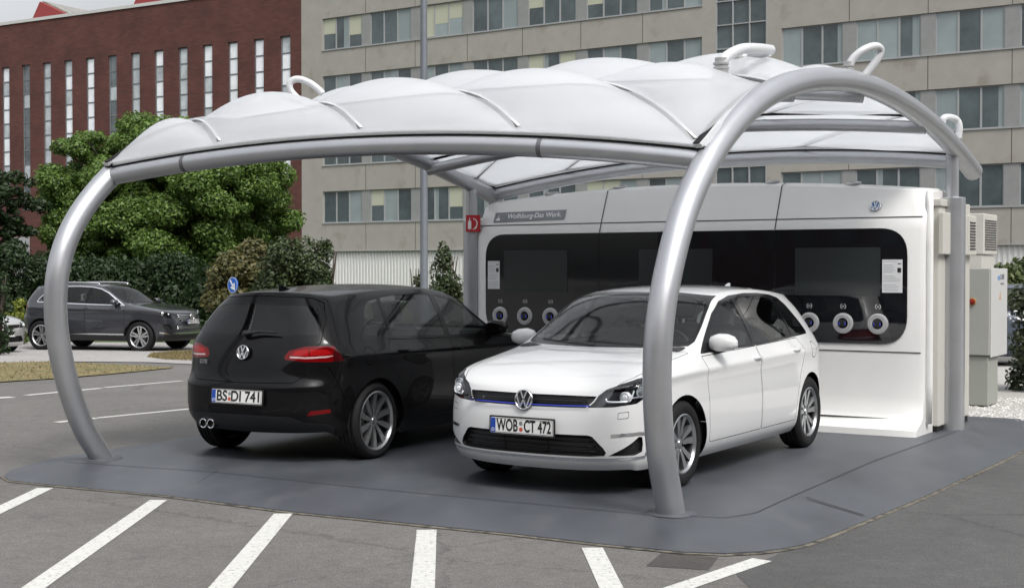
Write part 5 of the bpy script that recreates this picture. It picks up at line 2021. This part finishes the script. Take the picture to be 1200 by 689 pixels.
# technical cabinet behind the right end
M_beige = mat('cabinet_beige', (.50, .487, .445), .45, noise=.03, nscale=2)
M_grey = mat('cabinet_grey', (.33, .335, .31), .5, noise=.04, nscale=3)
M_greylight = mat('cabinet_door_grey', (.50, .50, .49), .45)
tc_ = empty('equipment_cabinet', tuple(st.matrix_world @ Vector((0, 0, 0))), rad(-33), 'tall beige equipment housing with louvred cooling units behind the charging station', 'cabinet')
tc_.location = (-.413 + .8387 * 5.2, 15.884 - .5446 * 5.2, 0)
bm = B(); box(bm, -1.2, .05, 1.17, 1.46, .06, 2.26)
cb = obj('housing', bm, M_beige, tc_, bevel=.012)
bm = B(); box(bm, -.02, .055, .30, 1.165, .05, 2.20)
obj('side_panel', bm, M_beige, tc_, bevel=.012)
bm = B(); box(bm, -.02, .075, .28, 1.18, 2.20, 2.27)
obj('cover_strip', bm, M_beige, tc_, bevel=.01)
bm = B(); box(bm, -.05, .04, .30, 1.44, -.06, .055)
obj('plinth', bm, M_dark, tc_)
def louvre_box(x0, x1, y0, y1, z0, z1, face):
    bm = B(); box(bm, x0, x1, y0, y1, z0, z1)
    o = obj('cooling_unit', bm, M_beige, tc_, bevel=.01)
    bm = B()
    z = z0 + .06
    while z < z1 - .07:
        if face == 'x': box(bm, x1, x1 + .008, y0 + .05, y1 - .05, z, z + .012)
        else: box(bm, x0 + .05, x1 - .05, y0 - .008, y0, z, z + .012)
        z += .03
    obj('louvre', bm, M_seamd, o)
    return o
bm = B(); box(bm, .055, .105, .26, 1.16, 1.73, 2.14)
obj('cooling_cover', bm, M_beige, tc_, bevel=.01)
louvre_box(.055, .11, 1.17, 1.48, 1.73, 2.14, 'x')
# rear cooling unit and duct stand farther back
_o = Vector((5.88 - (-.413 + .8387 * 5.2), 17.0 - (15.884 - .5446 * 5.2)))
ox_, oy_ = _o.x * .8387 - _o.y * .5446, _o.x * .5446 + _o.y * .8387
louvre_box(ox_ - 1.1, ox_, oy_, oy_ + .68, 1.77, 2.28, 'x')
bm = B(); box(bm, ox_ - 1.08, ox_ - .02, oy_ + .01, oy_ + .60, -.06, 1.765)
obj('duct', bm, M_beige, tc_, bevel=.01)
bm = B()
for z in (.3, .9, 1.4, 1.9):
    lathe(bm, [(.001, .004), (.010, .003), (.011, 0)], 10, axis='x', c=(.056, 1.10, z))
obj('bolts', bm, M_steel, tc_)

ec = empty('control_cabinet', (5.66, 16.15, -.06), rad(-33), 'grey electrical control cabinet with red rotary switch on a recessed base', 'cabinet')
bm = B(); box(bm, -.74, 0, 0, .46, .62, 1.66)
cbx = obj('housing', bm, M_grey, ec, bevel=.012)
bm = B(); box(bm, -.72, -.02, .03, .50, .02, .615)
obj('base', bm, mat('cabinet_base', (.29, .30, .27), .55), ec, bevel=.01)
bm = B(); box(bm, .0, .016, .02, .80, .60, 1.655)
cdr = obj('door', bm, M_greylight, ec, bevel=.006)
bm = B(); box(bm, -.70, -.003, .46, .79, .60, 1.64)
obj('housing_rear', bm, M_grey, ec, bevel=.01)
bm = B()
lathe(bm, [(.001, -.012), (.042, -.012), (.045, 0)], 28, axis='y', c=(-.20, -.001, 1.26))
sw = obj('switch_plate', bm, mat('switch_yellow', (.36, .27, .06), .5), ec, smooth='auto')
bm = B()
lathe(bm, [(.001, -.04), (.034, -.038), (.038, -.012)], 24, axis='y', c=(-.20, -.001, 1.26))
box(bm, -.235, -.165, -.055, -.035, 1.252, 1.268)
obj('rotary_switch', bm, mat('switch_red', (.26, .02, .01), .4), sw, smooth='auto')
for (s_, y, z, sz, m) in (('ce', .36, 1.55, .11, mat('logo_blue', (.05, .25, .60), .5)), ('CUBE', .53, 1.55, .085, mat('logo_grey', (.16, .17, .2), .5))):
    text('logo_letters', s_, sz, m, cdr, (.018, y, z), (rad(90), 0, rad(90)), bold=.001)
bm = B(); box(bm, .0165, .018, .45, .62, 1.46, 1.48)
prism(bm, [(.40, 1.28), (.46, 1.28), (.43, 1.38)], 'x', .0165, .018, mi=1)
obj('door_label', bm, [mat('logo_grey', (.16, .17, .2), .5), mat('warning_orange', (.5, .22, .03), .5)], cdr)
for p in ((-.6, .12), (-.1, .12), (-.1, .4), (-.6, .4)):
    bm = B(); lathe(bm, [(.03, -.0), (.03, .03)], 10, axis='z', c=(p[0], p[1], .0)); obj('foot', bm, M_dark, ec)

# ================================================================ street furniture
lp = empty('lamp_post', (at(497, 350, depth=25).x, 25, terr(25)), 0, 'tall plain grey galvanised lamp post behind the charging station', 'lamp post')
bm = B()
lathe(bm, [(.085, 0), (.085, 1.2), (.072, 1.25), (.060, 8)], 20, axis='z')
obj('pole', bm, mat('galvanised', (.15, .165, .185), .55, .3, noise=.12, nscale=8), lp, smooth='auto')
bm = B(); tube(bm, [(0, 0, 7.9), (0, 0, 8.2), (.4, 0, 8.5)], .04, 10); box(bm, .35, 1.1, -.13, .13, 8.46, 8.56)
obj('lamp_head', bm, M_grey, lp)
ks = empty('keep_right_sign', (at(273, 350, depth=27).x, 27, terr(27)), rad(-42), 'round blue sign with white arrow pointing down right, beyond the black car', 'road sign')
bm = B(); tube(bm, [(0, .03, 0), (0, .03, 2.0)], .03, 10)
obj('pole', bm, mat('galvanised', (.15, .165, .185), .55), ks, smooth='auto')
zc = CAMH - (334 - 315) * 27 / F - terr(27)
ks.children[0].scale = (1, 1, (zc + .1) / 2.0)
bm = B(); lathe(bm, [(.001, -.01), (.158, -.01), (.158, .01), (.001, .01)], 36, axis='y', c=(0, 0, zc))
sp = obj('sign_disc', bm, mat('sign_blue', (.015, .12, .50), .35), ks, smooth='auto')
bm = B()
lathe(bm, [(.147, -.0125), (.156, -.0125)], 36, axis='y', c=(0, 0, zc))
def rot2(P, a): return [(x * cos(a) - z * sin(a), x * sin(a) + z * cos(a) + zc) for x, z in P]
prism(bm, rot2([(-.13, -.018), (.03, -.018), (.03, .018), (-.13, .018)], rad(-52)), 'y', -.0135, -.0115)
prism(bm, rot2([(.13, .0), (.015, .085), (-.01, .055), (.055, 0), (-.01, -.055), (.015, -.085)], rad(-52)), 'y', -.0150, -.0136)
obj('sign_arrow', bm, M_sw, sp)
ks.scale = (1, 1, 1)
# ================================================================ vegetation
def leafmat(name, c1, c2, tr=.35):
    m = bpy.data.materials.new(name)
    m.use_nodes = True
    N, L = m.node_tree.nodes, m.node_tree.links
    p = N['Principled BSDF']
    p.inputs['Roughness'].default_value = .55
    gi = N.new('ShaderNodeNewGeometry')
    rp = N.new('ShaderNodeValToRGB')
    rp.color_ramp.elements[0].color = (*c1, 1)
    rp.color_ramp.elements[1].color = (*c2, 1)
    L.new(gi.outputs['Random Per Island'], rp.inputs['Fac'])
    L.new(rp.outputs['Color'], p.inputs['Base Color'])
    tl = N.new('ShaderNodeBsdfTranslucent')
    L.new(rp.outputs['Color'], tl.inputs['Color'])
    ms = N.new('ShaderNodeMixShader')
    ms.inputs['Fac'].default_value = tr
    L.new(p.outputs['BSDF'], ms.inputs[1]); L.new(tl.outputs['BSDF'], ms.inputs[2])
    L.new(ms.outputs['Shader'], N['Material Output'].inputs['Surface'])
    return m
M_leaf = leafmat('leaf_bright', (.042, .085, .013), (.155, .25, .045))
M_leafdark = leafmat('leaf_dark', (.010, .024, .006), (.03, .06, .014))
M_conif = leafmat('conifer_needles', (.017, .034, .009), (.05, .075, .018), .2)
M_yew = leafmat('bronze_leaves', (.05, .06, .018), (.15, .13, .045), .3)
M_box = leafmat('yellow_green_leaves', (.09, .12, .012), (.24, .27, .03), .3)
M_hedge = leafmat('hedge_leaves', (.014, .026, .008), (.045, .06, .02), .2)
M_bark = mat('bark', (.045, .035, .025), .9, noise=.3, nscale=10, bump=.5, bscale=20)

def leaves(name, clumps, per, size, m, parent, seed=1, shell=.75, flat=.3, up=.35, aspect=1.6):
    """clumps: (x,y,z,rx,ry,rz); leaf sized quads scattered towards each clump's surface"""
    rg = np.random.default_rng(seed)
    allv = []
    for (cx, cy, cz, rx, ry, rz) in clumps:
        n = int(per * (rx * ry * rz) ** .66 / 1.0) + 8
        d_ = rg.normal(size=(n, 3)); d_ /= np.linalg.norm(d_, axis=1)[:, None]
        rad_ = shell + (1 - shell) * rg.random(n) ** .5
        rad_ *= rg.uniform(.75, 1.12, n)
        c = d_ * rad_[:, None] * np.array([rx, ry, rz]) + np.array([cx, cy, cz])
        nn = d_ * .8 + rg.normal(size=(n, 3)) * .55 + np.array([0, 0, up])
        nn /= np.linalg.norm(nn, axis=1)[:, None]
        t = np.cross(nn, rg.normal(size=(n, 3))); t /= np.linalg.norm(t, axis=1)[:, None]
        b = np.cross(nn, t)
        s_ = size * rg.uniform(.6, 1.35, n)[:, None]
        allv.append(np.stack([c - t * s_ * .5 * aspect, c + b * s_ * .42 + nn * s_ * .1, c + t * s_ * .5 * aspect, c - b * s_ * .42 + nn * s_ * .1], 1))
    V = np.concatenate(allv).reshape(-1, 3)
    n = len(V) // 4
    me = bpy.data.meshes.new(name)
    me.vertices.add(len(V)); me.vertices.foreach_set('co', V.astype(np.float32).ravel())
    me.loops.add(n * 4); me.loops.foreach_set('vertex_index', np.arange(n * 4, dtype=np.int32))
    me.polygons.add(n); me.polygons.foreach_set('loop_start', np.arange(0, n * 4, 4, dtype=np.int32))
    me.polygons.foreach_set('loop_total', np.full(n, 4, dtype=np.int32))
    me.update(calc_edges=True)
    return link(name, me, m, parent)

def tree(x, y, h, r_, label, m, seed, crown_z0=.22, per=420, leaf=.17, nclump=60, nm='tree', group=None, squash=1.0):
    rr = random.Random(seed)
    z0 = terr(y)
    t = empty(nm, (x, y, z0), 0, label, 'tree', group)
    bm = B()
    tips = []
    tube(bm, [(0, 0, -.1), (.03, 0, h * .15), (-.02, .05, h * .3), (.05, 0, h * .55), (0, 0, h * .85)], [h * .028, h * .022, h * .018, h * .012, h * .004], 10)
    cz = h * (crown_z0 + (1 - crown_z0) * .5)
    rz = h * (1 - crown_z0) * .5
    for k in range(14):
        a = rr.uniform(0, 6.28); zz = rr.uniform(.2, .7) * h
        ln = r_ * rr.uniform(.5, .85)
        e_ = Vector((cos(a) * ln, sin(a) * ln, zz + ln * rr.uniform(.3, .8)))
        if e_.z > h * .9: e_.z = h * .9
        tube(bm, [(0, 0, zz), (e_.x * .5, e_.y * .5, zz + (e_.z - zz) * .6), e_], [h * .011, h * .007, h * .002], 6)
    obj('trunk', bm, M_bark, t, smooth='auto')
    cl = []
    for k in range(nclump):
        a = rr.uniform(0, 6.28); c_ = rr.uniform(-1, 1)
        s_ = math.sqrt(1 - c_ * c_)
        q = rr.uniform(.35, .95)
        cx, cy, czz = cos(a) * s_ * r_ * q, sin(a) * s_ * r_ * q, cz + c_ * rz * q
        cr = r_ * rr.uniform(.07, .21)
        cl.append((cx, cy, czz, cr * 1.1, cr * 1.1, cr * .75 * squash))
    leaves('crown', cl, per, leaf, m, t, seed, shell=.35)
    return t
# the bright maples in front of the brick hall
p = at(140, 345, depth=50); tree(p.x, 50, 7.5, 3.1, 'large bright green leafy tree in front of the brick hall, the one farther left', M_leaf, 3, .10, nclump=330, per=4400, leaf=.082, group='green trees in front of the brick hall')
p = at(222, 345, depth=48); tree(p.x, 48, 7.6, 3.7, 'wide bright green leafy tree at the corner of the brick hall and the office block', M_leaf, 8, .08, nclump=350, per=4400, leaf=.082, group='green trees in front of the brick hall')
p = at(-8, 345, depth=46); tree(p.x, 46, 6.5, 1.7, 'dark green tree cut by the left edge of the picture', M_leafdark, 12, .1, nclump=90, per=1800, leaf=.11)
# low dark shrub belt beneath the trees
def shrub(nm, u, dep, w_, h, dpt, m, label, seed, leaf=.07, per=2600, nclump=26, cone=False, cat='shrub', group=None, zc0=None):
    rr = random.Random(seed)
    c = at(u, 345, depth=dep)
    z0 = terr(dep)
    t = empty(nm, (c.x, dep, z0), 0, label, cat, group)
    bm = B()
    for k in range(5):
        a = rr.uniform(0, 6.28)
        tube(bm, [(0, 0, -.05), (cos(a) * w_ * .1, sin(a) * dpt * .1, h * .4), (cos(a) * w_ * .25, sin(a) * dpt * .2, h * .8)], [.04, .03, .01], 6)
    obj('stem', bm, M_bark, t)
    cl = []
    for k in range(nclump):
        zz = rr.uniform(.06, .95)
        tap = (1 - zz) ** .6 if cone else math.sqrt(max(.05, 1 - (zz - .35) ** 2 / .55))
        a = rr.uniform(0, 6.28); q = rr.uniform(.25, .85) * tap
        cr = (.16 if cone else .22) * w_ * rr.uniform(.8, 1.25) * (.6 + .4 * tap)
        cl.append((cos(a) * q * w_ / 2, sin(a) * q * dpt / 2, zz * h * .92, cr, cr, cr * (1.5 if cone else .9)))
    leaves('foliage', cl, per, leaf, m, t, seed)
    return t
shrub('shrub', 282, 33, 1.8, 2.8, 1.5, M_yew, 'loose bronze and green shrub behind the round blue arrow sign', 21, .085, 2000, 50)
shrub('conifer_shrub', 343, 31, 1.75, 2.85, 1.4, M_conif, 'broad dark evergreen shrub behind the roof of the black car', 22, .06, 3200, 50)
shrub('conifer_shrub', 382, 31.5, 1.1, 3.0, .9, M_conif, 'narrow dark evergreen shrub at the right end of the shrub group', 23, .06, 3200, 30, True)
shrub('conifer_shrub', 309, 32.4, .8, 2.2, .8, M_conif, 'small dark evergreen between the bronze shrub and the broad evergreen', 24, .06, 2600, 22)
shrub('conifer_shrub', 521, 29, 1.25, 2.75, 1.0, M_conif, 'dark evergreen shrub directly right of the tall lamp post', 25, .055, 3400, 36, True)
shrub('conifer_shrub', 488, 29.5, .6, 2.45, .5, M_conif, 'slim dark evergreen shrub directly left of the tall lamp post', 26, .055, 3400, 16, True)
shrub('shrub', -2, 31.5, .62, 2.3, 1.2, M_leafdark, 'tall dark green shrub at the left edge above the silver car', 27, .07, 2600, 24)
shrub('shrub', 17, 37.5, .75, 1.35, .9, M_box, 'rounded yellow green shrub left of the dark grey car', 28, .06, 2600, 18)
shrub('shrub', 262, 31, 1.0, .78, 1.1, M_box, 'low yellow green shrub beside the tail of the black car', 29, .05, 3000, 24)
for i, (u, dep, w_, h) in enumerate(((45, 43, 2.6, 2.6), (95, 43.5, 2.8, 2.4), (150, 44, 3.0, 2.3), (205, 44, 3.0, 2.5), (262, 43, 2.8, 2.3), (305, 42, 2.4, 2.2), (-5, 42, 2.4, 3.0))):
    shrub('shrub', u, dep, w_, h, 1.6, M_leafdark, ['dark shrub right of the silver car under the left tree', 'dark shrub above the rear of the grey car', 'dark shrub above the middle of the grey car', 'dark shrub above the bonnet of the grey car', 'dark shrub behind the blue arrow sign', 'dark shrub behind the evergreen group', 'dark shrub at the far left edge'][i], 40 + i,   .085, 1500, 30, group='dark shrubs under the trees')
# hedge and greens at the right
def hedge():
    o = empty('hedge', (at(1184, 345, depth=18.6).x, 18.6, terr(18.6)), rad(-28), 'dark clipped hedge at the right edge beside the grey control cabinet', 'hedge')
    bm = B(); box(bm, .22, 6, .15, 1.2, 0, 1.42)
    obj('stem', bm, mat('hedge_core', (.006, .010, .004), 1), o)
    rg = random.Random(9)
    cl = [(rg.uniform(0, 6), rg.uniform(0, 1.2), rg.uniform(0.05, 1.40), .22, .22, .2) for _ in range(520)]
    leaves('foliage', cl, 2600, .05, M_hedge, o, 9)
    cl = [(rg.uniform(0, 6), -.05 - rg.uniform(0, .15), rg.uniform(.2, 1.3), .12, .05, .1) for _ in range(34)]
    leaves('blossom', cl, 220, .035, mat('blossom_white', (.6, .6, .58), .7), o, 10)
hedge()
shrub('conifer_shrub', 1190, 36, 2.6, 2.25, 1.5, leafmat('juniper', (.03, .05, .012), (.10, .13, .03), .25), 'spreading green juniper above the car behind the hedge', 31, .09, 1700, 36)
shrub('conifer_shrub', 1165, 33, .9, 2.0, .9, leafmat('juniper_b', (.03, .05, .012), (.08, .11, .03), .25), 'small juniper right of the beige cooling unit', 32, .07, 2000, 14)

# grass blades on the dry verge: stuff
def blades(nm, poly, n, h, m, label, seed):
    rg = random.Random(seed)
    xs_ = [p[0] for p in poly]; ys_ = [p[1] for p in poly]
    V, Fc = [], []
    k = 0
    while k < n:
        x, y = rg.uniform(min(xs_), max(xs_)), rg.uniform(min(ys_), max(ys_))
        if not inpoly(x, y, poly): 
            if rg.random() < .0005: break
            continue
        k += 1
        b = len(V); a = rg.uniform(0, 6.28); s_ = rg.uniform(.006, .014); hh = h * rg.uniform(.4, 1.2)
        z = terr(y) + .018
        V += [(x - cos(a) * s_, y - sin(a) * s_, z), (x + cos(a) * s_, y + sin(a) * s_, z), (x + rg.uniform(-.03, .03), y + rg.uniform(-.03, .03), z + hh)]
        Fc.append((b, b + 1, b + 2))
    me = bpy.data.meshes.new(nm); me.from_pydata(V, [], Fc)
    tag(link(nm, me, m), label, 'grass', kind='stuff')
gm = leafmat('dry_blade', (.14, .11, .045), (.26, .21, .10), .2)
blades('verge_grass', G2((-20, 450), (0, 448.5), (70, 444), (130, 439), (205, 431.5), (180, 430), (120, 427), (60, 424.5), (-20, 425.5)), 26000, .05, gm, 'short dry yellowed grass on the verge beside the road', 1)
blades('island_grass', G2((172, 419), (178, 415), (205, 412.5), (242, 411), (250, 422), (228, 423), (195, 422)), 8000, .05, gm, 'short dry grass on the small island behind the black car', 2)

# ================================================================ vehicles
PW = paintmat('white_paint', (.64, .645, .645), .38)
PB = paintmat('black_paint', (.0045, .0045, .005), .25)
PG = paintmat('slate_paint', (.040, .042, .050), .30, .45)
PS = paintmat('silver_paint', (.50, .50, .49), .35, .6)
PD = paintmat('blue_grey_paint', (.10, .12, .16), .35, .4)
WC, WA = (1.2262, 11.4948), rad(237.88)
BC, BA = (-1.2627, 12.9918), rad(61.63)
white, wp = build_car('parked_car', 'golf', (WC[0], WC[1], 0), WA, 'white electric hatchback backed up to the charging station', 'car', 'cars under the canopy', PW, 'WOB|CT 472')
black, bp = build_car('parked_car', 'golf', (BC[0], BC[1], 0), BA, 'glossy black hatchback nosed in under the canopy, tail towards the road', 'car', 'cars under the canopy', PB, 'BS|DI 741', kind='blade', R=.318, rim=.244, priv=True)
# black car: twin exhaust, model letters; white car: small letters
bm = B()
for y in (.33, .41):
    lathe(bm, [(.030, -.0), (.036, -.002), (.040, .0), (.040, .10)], 24, axis='x', c=(-2.03, y, .300))
obj('exhaust_tip', bm, M_chrome, black, smooth='auto')
bm = B()
for y in (.33, .41): disc(bm, .032, 'x', -2.00, (0, y, .300), 20)
obj('exhaust_bore', bm, M_dark, black)
text('model_letters', 'GTE', .045, M_steel, bp['hatch'], (-1.998, .43, .815), (rad(84), 0, rad(-90)), bold=.001)
text('model_letters', 'e-', .03, M_steel, white, (2.115, -.36, .665), (rad(90), 0, rad(90)), bold=.001)
# blue strip across grille and lamps of the white car
bm = B()
P = [Vector((2.150 - .62 * (max(0, abs(y_) - .1)) ** 2.0 * .62, y_, .632 + .012 * abs(y_))) for y_ in np.linspace(-.50, .50, 25) if True]
tube(bm, P, .0048, 6)
obj('blue_trim', bm, M_bluestrip, white, smooth=True)

def suv_fn(p):
    x, y, z = p
    z2 = float(np.interp(z, [0, .17, .5, .74, .95, 1.46], [0, .27, .66, .975, 1.165, 1.74]))
    x2 = x * 1.105
    if x < -1.3 and z > 1.0: x2 -= .04
    return (x2, y * 1.075, z2)
sc_ = at(130, 400, depth=35.4)
suv, sp_ = build_car('parked_car', 'suv', (sc_.x, 35.4, terr(35.4)), rad(-18), 'dark slate grey off-roader parked on the pale path at left', 'car', 'cars parked beyond the road', PG, 'WOB|DK 534', fn=suv_fn, wb=1.456, R=.385, rim=.265, kind='broad', track=.93)
ss = at(-62, 400, depth=34)
sil, _ = build_car('parked_car', 'golf', (ss.x, 34, terr(34)), rad(-30), 'silver hatchback at the left edge, only its nose showing', 'car', 'cars parked beyond the road', PS, 'WOB|EW 73', kind='broad')
dk = at(1225, 330, depth=27)
drk, _ = build_car('parked_car', 'golf', (dk.x, 27, terr(27)), rad(-20), 'blue grey car mostly hidden behind the hedge at right', 'car', 'cars parked beyond the road', PD, 'WOB|AK 58', kind='broad', fn=lambda p: (p[0], p[1], p[2] * 1.10))
